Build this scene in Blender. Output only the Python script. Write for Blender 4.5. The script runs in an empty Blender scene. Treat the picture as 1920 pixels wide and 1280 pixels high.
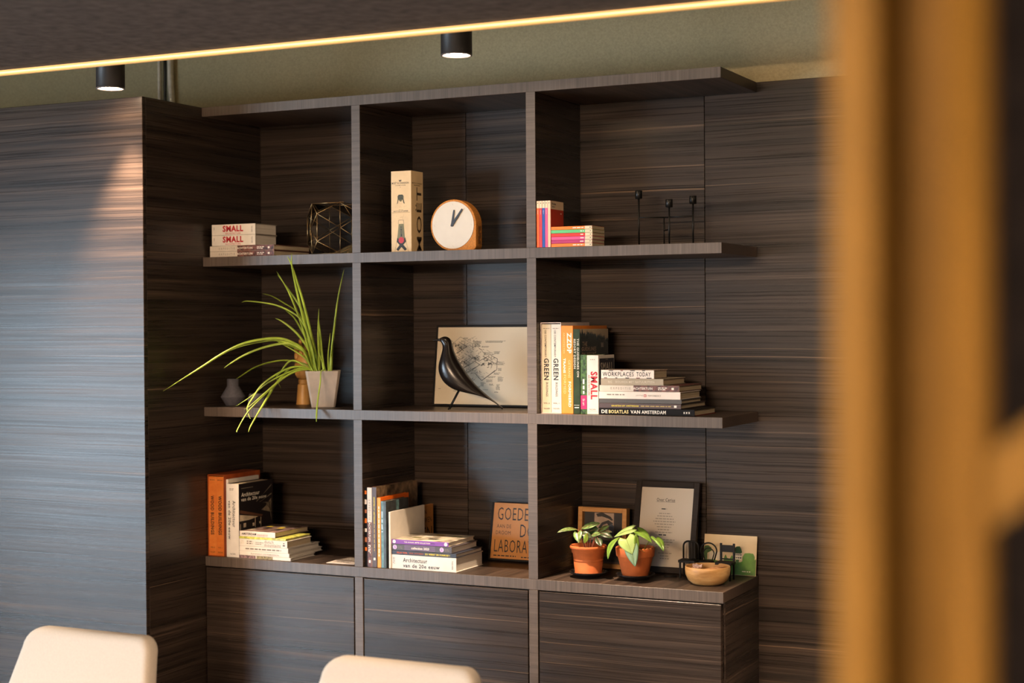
import bpy, bmesh, math, random
from mathutils import Vector, Matrix, Quaternion
from math import sin, cos, pi, radians
random.seed(7)
SC = bpy.context.scene
COL = SC.collection

# ------------------------------------------------------------------ camera
cam_d = bpy.data.cameras.new('camera')
cam = bpy.data.objects.new('camera', cam_d)
COL.objects.link(cam)
SC.camera = cam
F_PX, CAM_POS = 3017.15, Vector((3.7137, -4.9578, 1.7067))
YAW, PITCH, ROLL = 0.45350, -0.01098, -0.00644
fw = Vector((-sin(YAW)*cos(PITCH), cos(YAW)*cos(PITCH), sin(PITCH)))
r0 = Vector((cos(YAW), sin(YAW), 0)); u0 = r0.cross(fw)
r1 = r0*cos(ROLL) + u0*sin(ROLL); u1 = -r0*sin(ROLL) + u0*cos(ROLL)
m = Matrix.Identity(4)
for i in range(3):
    m[i][0], m[i][1], m[i][2], m[i][3] = r1[i], u1[i], -fw[i], CAM_POS[i]
cam.matrix_world = m
cam_d.sensor_width = 36.0
cam_d.lens = F_PX/1920*36
cam_d.clip_start = 0.05
cam_d.dof.use_dof = True
cam_d.dof.focus_distance = 5.55
cam_d.dof.aperture_fstop = 1.9

# ------------------------------------------------------------------ world, daylight, exposure
SC.view_settings.view_transform = 'Standard'
SC.view_settings.look = 'None'
SC.view_settings.gamma = 1.0
SC.view_settings.use_curve_mapping = False
SC.view_settings.exposure = 0.0
w = bpy.data.worlds.new('daylight_sky'); SC.world = w
w.use_nodes = True
bg = w.node_tree.nodes['Background']
bg.inputs[0].default_value = (0.62, 0.78, 1.0, 1); bg.inputs[1].default_value = 1.2

def area_light(name, loc, direction, sx, sy, power, color):
    l = bpy.data.lights.new(name, 'AREA'); l.shape = 'RECTANGLE'; l.size = sx; l.size_y = sy
    l.energy = power; l.color = color
    o = bpy.data.objects.new(name, l); COL.objects.link(o); o.location = loc
    o.rotation_euler = Vector(direction).to_track_quat('-Z', 'Y').to_euler()
    return o
WIN_X, WIN_Y0, WIN_Y1, WIN_Z0, WIN_Z1 = -4.0, -9.0, -3.7, 0.03, 2.15
DAYLIGHT = 820.0
area_light('daylight_window', (WIN_X-0.25, (WIN_Y0+WIN_Y1)/2, (WIN_Z0+WIN_Z1)/2), (1, 0, 0), WIN_Y1-WIN_Y0, WIN_Z1-WIN_Z0, DAYLIGHT, (0.70, 0.86, 1.0))
SPOT_CORE, SPOT_DISC, RING, COVE_FILL = 400.0, 200.0, 380.0, 12.0
WARM = (1.0, 0.73, 0.50)

# ------------------------------------------------------------------ materials
def lin(c):
    if isinstance(c, str):
        c = tuple(int(c[i:i+2], 16)/255 for i in (0, 2, 4))
        c = tuple(x/12.92 if x <= .04045 else ((x+.055)/1.055)**2.4 for x in c)
    return (c[0], c[1], c[2], 1.0)
MATS = {}
def new_mat(name):
    mt = bpy.data.materials.new(name); mt.use_nodes = True
    nt = mt.node_tree
    return mt, nt, nt.nodes['Principled BSDF']
def node(nt, kind, **kw):
    n = nt.nodes.new(kind)
    for k, v in kw.items(): setattr(n, k, v)
    return n
def mat(name, color, rough=.55, metal=0.0, var=.12, scale=40.0, bump=0.0, spec=.5, coat=0.0):
    """plain painted / printed / moulded surface with fine procedural variation"""
    if name in MATS: return MATS[name]
    mt, nt, p = new_mat(name)
    c = lin(color)
    g = node(nt, 'ShaderNodeNewGeometry')
    n = node(nt, 'ShaderNodeTexNoise'); n.inputs['Scale'].default_value = scale; n.inputs['Detail'].default_value = 3
    nt.links.new(g.outputs['Position'], n.inputs['Vector'])
    r = node(nt, 'ShaderNodeValToRGB')
    r.color_ramp.elements[0].position = .3; r.color_ramp.elements[1].position = .7
    r.color_ramp.elements[0].color = tuple(x*(1-var) for x in c[:3])+(1,)
    r.color_ramp.elements[1].color = tuple(min(1, x*(1+var)) for x in c[:3])+(1,)
    nt.links.new(n.outputs['Fac'], r.inputs['Fac']); nt.links.new(r.outputs['Color'], p.inputs['Base Color'])
    p.inputs['Roughness'].default_value = rough; p.inputs['Metallic'].default_value = metal
    p.inputs['Specular IOR Level'].default_value = spec; p.inputs['Coat Weight'].default_value = coat
    if bump:
        b = node(nt, 'ShaderNodeBump'); b.inputs['Strength'].default_value = bump; b.inputs['Distance'].default_value = .002
        nt.links.new(n.outputs['Fac'], b.inputs['Height']); nt.links.new(b.outputs['Normal'], p.inputs['Normal'])
    MATS[name] = mt
    return mt
def emis(name, color, strength):
    if name in MATS: return MATS[name]
    mt, nt, p = new_mat(name)
    p.inputs['Base Color'].default_value = lin(color)
    p.inputs['Emission Color'].default_value = lin(color); p.inputs['Emission Strength'].default_value = strength
    MATS[name] = mt
    return mt
def streaks(name, axis, stops, fine=55., broad=9., stretch=.5, rough=(.25, .4), light=None, bump=.05, warp=.02, spec=.5):
    """veneer / page-edge: thin lines that follow each other along `axis`, long in the other two directions"""
    if name in MATS: return MATS[name]
    mt, nt, p = new_mat(name); L = nt.links
    g = node(nt, 'ShaderNodeNewGeometry'); oi = node(nt, 'ShaderNodeObjectInfo')
    sep = node(nt, 'ShaderNodeVectorMath', operation='MULTIPLY_ADD')
    cmb = node(nt, 'ShaderNodeCombineXYZ')
    mul = node(nt, 'ShaderNodeMath', operation='MULTIPLY'); mul.inputs[1].default_value = 37.0
    L.new(oi.outputs['Random'], mul.inputs[0])
    for i in range(3): L.new(mul.outputs[0], cmb.inputs[i])
    # slow waviness of the grain
    wn = node(nt, 'ShaderNodeTexNoise'); wn.inputs['Scale'].default_value = 2.2; wn.inputs['Detail'].default_value = 2
    L.new(g.outputs['Position'], wn.inputs['Vector'])
    wv = node(nt, 'ShaderNodeVectorMath', operation='SCALE'); wv.inputs['Scale'].default_value = warp*2
    L.new(wn.outputs['Color'], wv.inputs[0])
    ad = node(nt, 'ShaderNodeVectorMath', operation='ADD')
    L.new(g.outputs['Position'], ad.inputs[0]); L.new(wv.outputs[0], ad.inputs[1])
    def layer(f, s, det):
        mp = node(nt, 'ShaderNodeVectorMath', operation='MULTIPLY_ADD')
        v = [s, s, s]; v[axis] = f
        mp.inputs[1].default_value = v
        L.new(ad.outputs[0], mp.inputs[0]); L.new(cmb.outputs[0], mp.inputs[2])
        n = node(nt, 'ShaderNodeTexNoise'); n.inputs['Scale'].default_value = 1.0; n.inputs['Detail'].default_value = det
        n.inputs['Roughness'].default_value = .6
        L.new(mp.outputs[0], n.inputs['Vector'])
        return n
    a = layer(broad, stretch, 4); b = layer(fine, stretch*2.2, 3)
    mx = node(nt, 'ShaderNodeMix'); mx.data_type = 'FLOAT'; mx.inputs[0].default_value = .42
    L.new(a.outputs['Fac'], mx.inputs[2]); L.new(b.outputs['Fac'], mx.inputs[3])
    r = node(nt, 'ShaderNodeValToRGB')
    e = r.color_ramp.elements
    while len(e) < len(stops): e.new(.5)
    for k, (pos, c) in enumerate(stops): e[k].position = pos; e[k].color = lin(c)
    L.new(mx.outputs[0], r.inputs['Fac'])
    out = r.outputs['Color']
    if light:
        c = layer(broad*3.1, stretch*.7, 2)
        rr = node(nt, 'ShaderNodeValToRGB'); rr.color_ramp.elements[0].position = .645; rr.color_ramp.elements[1].position = .74
        rr.color_ramp.elements[0].color = (0, 0, 0, 1); rr.color_ramp.elements[1].color = (1, 1, 1, 1)
        L.new(c.outputs['Fac'], rr.inputs['Fac'])
        m2 = node(nt, 'ShaderNodeMix'); m2.data_type = 'RGBA'
        L.new(rr.outputs['Color'], m2.inputs[0]); L.new(out, m2.inputs[6]); m2.inputs[7].default_value = lin(light)
        out = m2.outputs[2]
    L.new(out, p.inputs['Base Color'])
    mr = node(nt, 'ShaderNodeMapRange'); mr.inputs['To Min'].default_value = rough[0]; mr.inputs['To Max'].default_value = rough[1]
    L.new(b.outputs['Fac'], mr.inputs['Value']); L.new(mr.outputs[0], p.inputs['Roughness'])
    p.inputs['Specular IOR Level'].default_value = spec
    if bump:
        bm_ = node(nt, 'ShaderNodeBump'); bm_.inputs['Strength'].default_value = bump; bm_.inputs['Distance'].default_value = .002
        L.new(b.outputs['Fac'], bm_.inputs['Height']); L.new(bm_.outputs['Normal'], p.inputs['Normal'])
    MATS[name] = mt
    return mt
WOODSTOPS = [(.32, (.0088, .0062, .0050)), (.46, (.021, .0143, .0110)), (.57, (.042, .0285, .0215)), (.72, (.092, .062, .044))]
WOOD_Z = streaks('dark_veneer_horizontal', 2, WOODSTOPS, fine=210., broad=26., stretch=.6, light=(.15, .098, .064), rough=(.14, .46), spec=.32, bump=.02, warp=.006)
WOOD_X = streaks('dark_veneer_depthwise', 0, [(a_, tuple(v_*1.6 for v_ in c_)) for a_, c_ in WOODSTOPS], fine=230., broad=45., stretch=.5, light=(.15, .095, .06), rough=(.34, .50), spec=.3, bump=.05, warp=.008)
EDGE_X = streaks('veneer_edge_upright_lines', 0, [(.3, (.054, .039, .031)), (.5, (.090, .067, .054)), (.75, (.15, .114, .092))], fine=420., broad=120., stretch=1.5, rough=(.3, .5), bump=.05, warp=.003)
EDGE_Z = streaks('veneer_edge_level_lines', 2, [(.3, (.054, .039, .031)), (.5, (.090, .067, .054)), (.75, (.15, .114, .092))], fine=420., broad=120., stretch=1.5, rough=(.3, .5), bump=.05, warp=.003)
PAGES_Z = streaks('page_edges_lying', 2, [(.3, 'a08c6e'), (.5, 'c9b698'), (.7, 'dccbb0')], fine=900., broad=300., stretch=3, rough=(.7, .9), warp=.001)
PAGES_X = streaks('page_edges_standing', 0, [(.3, 'a08c6e'), (.5, 'c9b698'), (.7, 'dccbb0')], fine=900., broad=300., stretch=3, rough=(.7, .9), warp=.001)
PAGES_W = streaks('page_edges_white', 2, [(.3, 'bdb3a4'), (.5, 'd8d0c4'), (.7, 'e8e2d8')], fine=900., broad=300., stretch=3, rough=(.6, .8), warp=.001)
LIGHTWOOD = streaks('light_wood', 2, [(.3, 'a8743c'), (.5, 'c08a4c'), (.7, 'd2a066')], fine=160., broad=40., stretch=6, rough=(.4, .55), warp=.03)
BEECH = streaks('turned_beech', 0, [(.3, 'b9833f'), (.5, 'd09c55'), (.7, 'dcae6c')], fine=200., broad=60., stretch=8, rough=(.3, .45), warp=.01)

# ------------------------------------------------------------------ mesh helpers
ORG = {}
class B:
    """collects shapes; .obj() links them as one mesh object"""
    def __init__(self): self.v = []; self.f = []; self.s = []
    def add(self, vs, fs, smooth=False):
        o = len(self.v); self.v += [tuple(x) for x in vs]
        self.f += [tuple(i+o for i in f) for f in fs]; self.s += [smooth]*len(fs)
        return self
    def box(self, lo, hi):
        (a, b, c), (d, e, f) = lo, hi
        return self.add([(a,b,c),(d,b,c),(d,e,c),(a,e,c),(a,b,f),(d,b,f),(d,e,f),(a,e,f)],
                        [(3,2,1,0),(4,5,6,7),(0,1,5,4),(1,2,6,5),(2,3,7,6),(3,0,4,7)])
    def bbox(self, lo, hi, r=.0012, seg=1):
        """box with small bevelled edges"""
        bm = bmesh.new(); bmesh.ops.create_cube(bm, size=1)
        for v in bm.verts:
            v.co = Vector([lo[i]+(v.co[i]+.5)*(hi[i]-lo[i]) for i in range(3)])
        r = min(r, .45*min(hi[i]-lo[i] for i in range(3)))
        bmesh.ops.bevel(bm, geom=bm.edges[:], offset=r, segments=seg, affect='EDGES', profile=.5)
        return self.from_bm(bm, seg > 1)
    def from_bm(self, bm, smooth=False):
        bm.verts.index_update()
        vs = [v.co[:] for v in bm.verts]; fs = [[v.index for v in f.verts] for f in bm.faces]
        bm.free()
        return self.add(vs, fs, smooth)
    def lathe(self, prof, c=(0,0,0), n=32, smooth=True, close=True):
        """prof: (radius, z) from bottom to top"""
        vs = []; fs = []
        for r, z in prof:
            for k in range(n):
                a = 2*pi*k/n; vs.append((c[0]+r*cos(a), c[1]+r*sin(a), c[2]+z))
        for j in range(len(prof)-1):
            for k in range(n):
                k2 = (k+1) % n; fs.append((j*n+k, j*n+k2, (j+1)*n+k2, (j+1)*n+k))
        self.add(vs, fs, smooth)
        if close:
            o = len(self.v)-len(vs)
            self.f.append(tuple(o+k for k in reversed(range(n)))); self.s.append(False)
            t = o+(len(prof)-1)*n
            self.f.append(tuple(t+k for k in range(n))); self.s.append(False)
        return self
    def tube(self, pts, rad, n=8, flat=1.0, cap=True, smooth=True):
        """swept round section; rad a number or one per point; flat squeezes it"""
        P = [Vector(p) for p in pts]; N = len(P)
        R = [rad]*N if not hasattr(rad, '__len__') else rad
        T = [(P[min(i+1, N-1)]-P[max(i-1, 0)]).normalized() for i in range(N)]
        up = Vector((0, 0, 1)) if abs(T[0].z) < .9 else Vector((1, 0, 0))
        a = T[0].cross(up).normalized(); vs = []; fs = []
        for i in range(N):
            a = (a - T[i]*a.dot(T[i])).normalized(); b = T[i].cross(a)
            for k in range(n):
                t = 2*pi*k/n; vs.append(P[i] + a*(R[i]*cos(t)) + b*(R[i]*flat*sin(t)))
        for i in range(N-1):
            for k in range(n):
                k2 = (k+1) % n; fs.append((i*n+k, i*n+k2, (i+1)*n+k2, (i+1)*n+k))
        if cap:
            fs.append(tuple(reversed(range(n)))); fs.append(tuple((N-1)*n+k for k in range(n)))
        return self.add(vs, fs, smooth)
    def prism(self, outline, y0, y1):
        """outline of (x, z) pushed through y0..y1, any winding"""
        n = len(outline)
        ar = sum(outline[i][0]*outline[(i+1)%n][1]-outline[(i+1)%n][0]*outline[i][1] for i in range(n))
        if ar < 0: outline = outline[::-1]
        vs = [(x, y0, z) for x, z in outline]+[(x, y1, z) for x, z in outline]
        fs = [tuple(range(n)), tuple(reversed(range(n, 2*n)))]
        fs += [(i, i+n, (i+1) % n+n, (i+1) % n) for i in range(n)]
        return self.add(vs, fs)
    def obj(self, name, mt, parent=None, local=False, bevel=0):
        me = bpy.data.meshes.new(name)
        o_ = ORG.get(parent.name, Vector()) if (parent and not local) else Vector()
        me.from_pydata([(v[0]-o_[0], v[1]-o_[1], v[2]-o_[2]) for v in self.v], [], self.f)
        me.polygons.foreach_set('use_smooth', self.s)
        me.materials.append(mt); me.update()
        ob = bpy.data.objects.new(name, me); COL.objects.link(ob)
        if parent:
            ob.parent = parent; ORG[ob.name] = o_
        return ob
def tag(o, label, cat, group=None):
    o['label'] = label; o['category'] = cat
    if group: o['group'] = group
    return o
def struct(o): o['kind'] = 'structure'; return o
def thing(name, label, cat, loc, group=None, rotz=0.0):
    o = bpy.data.objects.new(name, None); COL.objects.link(o)
    o.empty_display_size = .05
    o.location = loc; o.rotation_euler = (0, 0, rotz); ORG[o.name] = Vector(loc)
    return tag(o, label, cat, group)
X, Y, Z = Vector((1,0,0)), Vector((0,1,0)), Vector((0,0,1))
FRONT, DOWN, RIGHT, TOP, UPW = (X, Z), (-Z, X), (Y, Z), (X, Y), (Z, -X)
_txt = {}
def glyphs(s, bold, shear):
    key = (s, bold, shear)
    if key not in _txt:
        cu = bpy.data.curves.new('lettering', 'FONT'); cu.body = s; cu.offset = bold*.75+.004; cu.shear = shear; cu.space_character = 1.10
        cu.resolution_u = 2; cu.fill_mode = 'FRONT'
        ob = bpy.data.objects.new('lettering', cu); COL.objects.link(ob)
        dg = bpy.context.evaluated_depsgraph_get(); dg.update()
        me = bpy.data.meshes.new_from_object(ob.evaluated_get(dg))
        vs = [v.co.copy() for v in me.vertices]; fs = [tuple(p.vertices) for p in me.polygons]
        bpy.data.objects.remove(ob); bpy.data.curves.remove(cu); bpy.data.meshes.remove(me)
        _txt[key] = (vs, fs)
    return _txt[key]
def text(parent, s, c, w, h, face, mt, bold=0.0, shear=0.0, name='lettering', local=False, lift=.0004, b=None):
    """printed lettering whose outline fills w x h, centred on c, lying on a face given by (right, up)"""
    vs, fs = glyphs(s, bold, shear)
    x0 = min(v.x for v in vs); x1 = max(v.x for v in vs); y0 = min(v.y for v in vs); y1 = max(v.y for v in vs)
    R_, U_ = face; Nn = R_.cross(U_)
    c = Vector(c)+Nn*lift
    out = [c+R_*((v.x-(x0+x1)/2)/(x1-x0)*w)+U_*((v.y-(y0+y1)/2)/(y1-y0)*h) for v in vs]
    bb = b or B()
    bb.add(out, fs)
    return bb if b else bb.obj(name, mt, parent, local)
def patch(parent, c, w, h, face, mt, name='printed_panel', local=False, lift=.0002, b=None):
    R_, U_ = face; Nn = R_.cross(U_); c = Vector(c)+Nn*lift
    q = [c-R_*w/2-U_*h/2, c+R_*w/2-U_*h/2, c+R_*w/2+U_*h/2, c-R_*w/2+U_*h/2]
    bb = b or B(); bb.add(q, [(0,1,2,3)])
    return bb if b else bb.obj(name, mt, parent, local)
def dashes(parent, c, w, rows, pitch, h, face, mt, seed=1, name='small_print', ragged=.4, centre=False, local=False):
    """lines of print too small to read"""
    rnd = random.Random(seed); bb = B(); R_, U_ = face; c = Vector(c)
    for i in range(rows):
        ww = w*(1-ragged*rnd.random()); x = -ww/2 if centre else -w/2; end = x+ww
        while x < end:
            l = min(end-x, (.5+rnd.random())*h*3.2)
            patch(None, c+R_*(x+l/2)-U_*(i*pitch), l, h, face, mt, b=bb, lift=.0004); x += l+h*.9
    return bb.obj(name, mt, parent, local)

# ------------------------------------------------------------------ the room
S1, S2, S3 = 1.965, 1.400, 0.835        # standing surfaces of the three rows
TOPZ, WU, T, DEP = 2.53, .66, .035, .384
PLASTER = mat('olive_plaster', (.42, .36, .215), rough=.85, var=.10, scale=140, bump=.6)
FELT = mat('dark_ceiling_felt', (.08, .060, .050), rough=.95, var=.35, scale=22, bump=.5)
DARKWALL = mat('dark_brown_wall', (.012, .008, .006), rough=.9, var=.2, scale=12, spec=.08)
ROOMWALL = mat('warm_grey_wall', (.13, .11, .09), rough=.85, var=.05, scale=8)
FLOOR = mat('polished_concrete_floor', (.34, .31, .28), rough=.10, var=.15, scale=4)
BLACKPAINT = mat('black_lamp_paint', (.016, .014, .014), rough=.45, var=.1, scale=60)

struct(B().box((-4.1, -9.6, -.06), (5.3, .5, 0)).obj('floor', FLOOR))
ceil = struct(B().box((-4.1, -9.6, 2.595), (5.3, -.70, 2.9)).obj('ceiling', FELT))
struct(B().box((-4.1, -9.6, 2.9), (5.3, .5, 2.96)).obj('ceiling_recess', PLASTER))
wb = struct(B().box((-4.1, .396, 0), (5.3, .5, 2.9)).obj('wall_back', PLASTER))
seams = [-2.829, -1.891, -.953, -.015, .923, 1.861, 2.799, 3.737, 5.2]
for a, b in zip(seams, seams[1:]):
    B().bbox((a+.001, DEP, 0), (b-.001, .396, TOPZ), .001).obj('panel', WOOD_Z, wb)
struct(B().box((-4.1, -9.6, 0), (5.3, -9.5, 2.595)).obj('wall_front', ROOMWALL))
struct(B().box((5.2, -9.5, 0), (5.3, .396, 2.595)).obj('wall_far_right', ROOMWALL))
struct(B().box((3.07, -1.5, 0), (5.2, -1.4, 2.595)).obj('wall_right', DARKWALL))
wl = B()
wl.box((-4.1, -9.5, 0), (-4.0, WIN_Y0, 2.595)).box((-4.1, WIN_Y1, 0), (-4.0, .396, 2.595))
wl.box((-4.1, WIN_Y0, 0), (-4.0, WIN_Y1, WIN_Z0)).box((-4.1, WIN_Y0, WIN_Z1), (-4.0, WIN_Y1, 2.595))
struct(wl.obj('wall_left', ROOMWALL))
# daylight window in the left wall
FRAMEPAINT = mat('window_frame_grey', (.05, .05, .052), rough=.4, var=.05)
gm, nt, p = new_mat('window_glass')
tr = node(nt, 'ShaderNodeBsdfTransparent'); gl = node(nt, 'ShaderNodeBsdfGlossy'); gl.inputs['Roughness'].default_value = .02
mxs = node(nt, 'ShaderNodeMixShader'); mxs.inputs[0].default_value = .06
nt.links.new(tr.outputs[0], mxs.inputs[1]); nt.links.new(gl.outputs[0], mxs.inputs[2])
nt.links.new(mxs.outputs[0], nt.nodes['Material Output'].inputs['Surface']); nt.nodes.remove(p)
WGLASS = gm
fr = B()
fr.box((-4.09, WIN_Y0, WIN_Z0), (-4.01, WIN_Y1, WIN_Z0+.06)).box((-4.09, WIN_Y0, WIN_Z1-.06), (-4.01, WIN_Y1, WIN_Z1))
ys = [WIN_Y0, -7.7, -6.4, -5.1, WIN_Y1]
for yy in ys:
    fr.box((-4.09, max(WIN_Y0, yy-.04), WIN_Z0+.06), (-4.01, min(WIN_Y1, yy+.04), WIN_Z1-.06))
win = struct(fr.obj('window_1', FRAMEPAINT))
for a, b in zip(ys, ys[1:]):
    B().box((-4.052, a+.04, WIN_Z0+.06), (-4.048, b-.04, WIN_Z1-.06)).obj('pane', WGLASS, win)

# lit profile along the edge of the lowered ceiling
led = struct(B().box((-4.0, -.716, 2.5775), (5.2, -.700, 2.5948)).obj('trim_1', emis('led_diffuser', (1.0, .56, .18), .30)))
B().box((-4.0, -.7185, 2.583), (5.2, -.7162, 2.5885)).obj('light_strip', emis('led_strip', (1.0, .78, .42), .8), led)
B().box((-4.0, -.6995, 2.66), (5.2, -.695, 2.672)).obj('cove_fill_strip', emis('cove_fill_light', (1.0, .80, .46), COVE_FILL), led)  # hidden strip added in the recess to brighten the plaster wall

# ------------------------------------------------------------------ downlights
LENS = emis('lamp_lens', (1.0, .72, .46), SPOT_DISC)
def downlight(x, y, zb, zt, label, group, core, half, blend, lens_mat, r=.05):
    t = thing('downlight', label, 'lamp', (x, y, zt-.0005), group)
    B().lathe([(r-.0066, zb+.0095), (r-.001, zb+.0045), (r, zb+.005), (r, zt-.001)], (x, y, 0), 40).obj('housing', BLACKPAINT, t)
    B().lathe([(r-.001, zb+.004), (r+.0005, zb+.002), (r-.0005, zb), (r-.005, zb), (r-.007, zb+.004), (r-.007, zb+.009)], (x, y, 0), 40, close=False).obj('rim', mat('lamp_rim', (.10, .085, .09), rough=.3), t)
    B().lathe([(.0005, zb+.0085), (r-.0075, zb+.0085)], (x, y, 0), 32, smooth=False, close=False).obj('lens', lens_mat, t)
    l = bpy.data.lights.new('downlight_beam', 'SPOT'); l.energy = core; l.color = WARM
    l.spot_size = radians(2*half); l.spot_blend = blend; l.shadow_soft_size = .025
    o = bpy.data.objects.new('downlight_beam', l); COL.objects.link(o); o.location = (x, y, zb-.004)
    return t
G = 'black cylinder downlights in the ceiling recess'
downlight(-.045, -.465, 2.543, 2.9, 'black cylinder downlight above the tall cabinet, near the hanging cables', G, SPOT_CORE, 31, .8, LENS)
downlight(1.312, -.42, 2.560, 2.9, 'black cylinder downlight above the middle of the bookshelf', G, SPOT_CORE, 31, .8, LENS)
downlight(2.67, -.44, 2.553, 2.9, 'black cylinder downlight hidden behind the golden post', G, SPOT_CORE, 31, .8, LENS)
FILL_LENS = emis('fill_lamp_lens', (1.0, .72, .46), 20)
downlight(4.55, -5.3, 2.48, 2.595, 'added fill downlight, black cylinder under the felt ceiling beyond the golden post', None, 90, 80, .6, FILL_LENS)  # unseen fill lamp, added to brighten the right side of the post
# large ring pendants over the seating area, out of the picture
def ring_lamp(x, y, z, r, power):
    t = thing('ring_pendant', 'large thin glowing ring lamp under the felt ceiling', 'lamp', (x, y, 2.594))
    pts = [(x+r*cos(2*pi*k/48), y+r*sin(2*pi*k/48), z) for k in range(49)]
    B().tube(pts, .035, 10, cap=False).obj('light_tube', emis('ring_light', (1.0, .73, .50), power), t)
    for k in range(3):
        a_ = 2*pi*k/3
        B().tube([(x+r*cos(a_), y+r*sin(a_), 2.5945), (x+r*cos(a_), y+r*sin(a_), z+.034)], .003, 5).obj('wire', BLACKPAINT, t)
ring_lamp(2.3, -8.0, 2.53, 1.0, RING)

# ------------------------------------------------------------------ cables on the plaster
cb = lambda pts, r: B().tube(pts, r, 8)
tag(cb([(-.492, .378, 2.895), (-.493, .378, 2.7), (-.492, .378, 2.5312)], .0085).obj('cable_conduit', mat('white_conduit', 'ddd2c0', rough=.6)), 'thin pale conduit on the plaster wall, left of the black cable', 'conduit')
tag(cb([(-.466, .378, 2.895), (-.463, .377, 2.75), (-.466, .377, 2.64), (-.462, .377, 2.5312)], .0065).obj('cable', mat('black_cable', (.012, .012, .012), rough=.4)), 'black cable running down the plaster behind the tall cabinet', 'cable')
tag(cb([(-.440, .380, 2.895), (-.438, .379, 2.72), (-.432, .379, 2.62), (-.430, .379, 2.5312)], .0125).obj('cable_conduit', mat('white_conduit', 'ddd2c0', rough=.6)), 'thick pale conduit on the plaster wall, right of the black cable', 'conduit')

# ------------------------------------------------------------------ joinery
tc = thing('tall_cabinet', 'tall dark wood cabinet projecting left of the bookshelf', 'cabinet', (-.97, 0, 0))
B().bbox((-1.94, -.328, 0), (-.0005, .3835, TOPZ), .001).obj('body', WOOD_Z, tc)
B().bbox((-1.94, -.348, .06), (-.0005, -.3285, TOPZ), .0015).obj('front_panel', WOOD_Z, tc)
XS = [(0, WU), (WU+T, 2*WU+T), (2*WU+2*T, 3*WU+2*T)]
XE = 3*WU+2*T
names = ('beside the tall cabinet', 'in the middle of the row', 'at the open right end')
for k, (a, b) in enumerate(XS):
    c = thing('base_cabinet', 'dark wood base cabinet with flush door %s' % names[k], 'cabinet', ((a+b)/2, .19, 0), 'base cabinets under the worktop')
    lo = a+.001; hi = b+(T if k < 2 else 0)-.001
    bd = B().box((lo, .024, .0), (hi, DEP-.001, .7985))
    bd.obj('body', WOOD_Z, c)
    if k < 2: B().bbox((b+.0005, .0, .0), (b+T-.001, .0235, .7985), .0008).obj('stile', EDGE_Z, c)
    B().bbox((a+.004, .0, .10), (b-(.0035 if k < 2 else .008), .0205, .7945), .0012).obj('door', WOOD_Z, c)
    if k == 2: B().bbox((b-.0045, .0205, .0), (b-.0006, .0238, .7985), .0006).obj('side_edge', WOOD_Z, c)
wt = thing('worktop', 'long dark wood worktop over the three base cabinets', 'worktop', (XE/2, .19, .8))
def shelf_board(root, z0, z1, name='shelf_board'):
    o = B().bbox((.0005, .0014, z0), (XE, DEP-.0008, z1), .0012).obj(name, WOOD_X, root)
    B().bbox((.0005, .0, z0), (XE, .0013, z1), .0005).obj('edge_band', EDGE_X, o)
shelf_board(wt, .7995, S3, 'board')
bs = thing('bookshelf', 'open dark wood bookshelf with nine compartments on the worktop', 'bookshelf', (XE/2, .19, S3+.0005))
for z in (S2, S1, TOPZ): shelf_board(bs, z-T, z)
for zb_, zt_ in ((S3+.0006, S2-T-.0003), (S2+.0003, S1-T-.0003), (S1+.0003, TOPZ-T-.0003)):
    for x in (WU, 2*WU+T):
        o = B().bbox((x, .0014, zb_), (x+T, DEP-.0008, zt_), .0012).obj('upright', WOOD_Z, bs)
        B().bbox((x, .0, zb_), (x+T, .0013, zt_), .0005).obj('edge_band', EDGE_Z, o)

# ------------------------------------------------------------------ golden post in the foreground
GOLD = mat('gold_paint', (.150, .078, .013), rough=.6, var=.08, scale=18, spec=.12)
gp = thing('steel_post', 'gold painted steel post with a diagonal brace, close to the viewer', 'post', (3.5, -3.95, 0))
B().bbox((3.4525, -3.97, 0), (3.4825, -3.90, 2.594), .004, 3).obj('tube', GOLD, gp)
B().lathe([(.0148, 0), (.0148, 2.594)], (3.5302, -3.925, 0), 40).obj('tube', GOLD, gp)
B().box((3.4780, -3.912, 0), (3.5320, -3.907, 2.594)).obj('web_plate', GOLD, gp)
br = B(); a0 = radians(38); L0 = .95
d_ = Vector((cos(a0), 0, sin(a0))); n_ = Vector((-sin(a0), 0, cos(a0)))
p0 = Vector((3.5446, -3.935, 1.602)); q = []
for yy in (-.016, .016):
    for s_, l_ in ((-1, 0), (-1, 1), (1, 1), (1, 0)):
        st = p0+n_*(s_*.019); st = st + d_*((3.5448-st.x)/d_.x)
        q.append((st if l_ == 0 else p0+d_*L0+n_*(s_*.019)) + Vector((0, yy, 0)))
br.add(q, [(0,1,2,3), (7,6,5,4), (0,4,5,1), (1,5,6,2), (2,6,7,3), (3,7,4,0)])
br.obj('brace', GOLD, gp)

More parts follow.
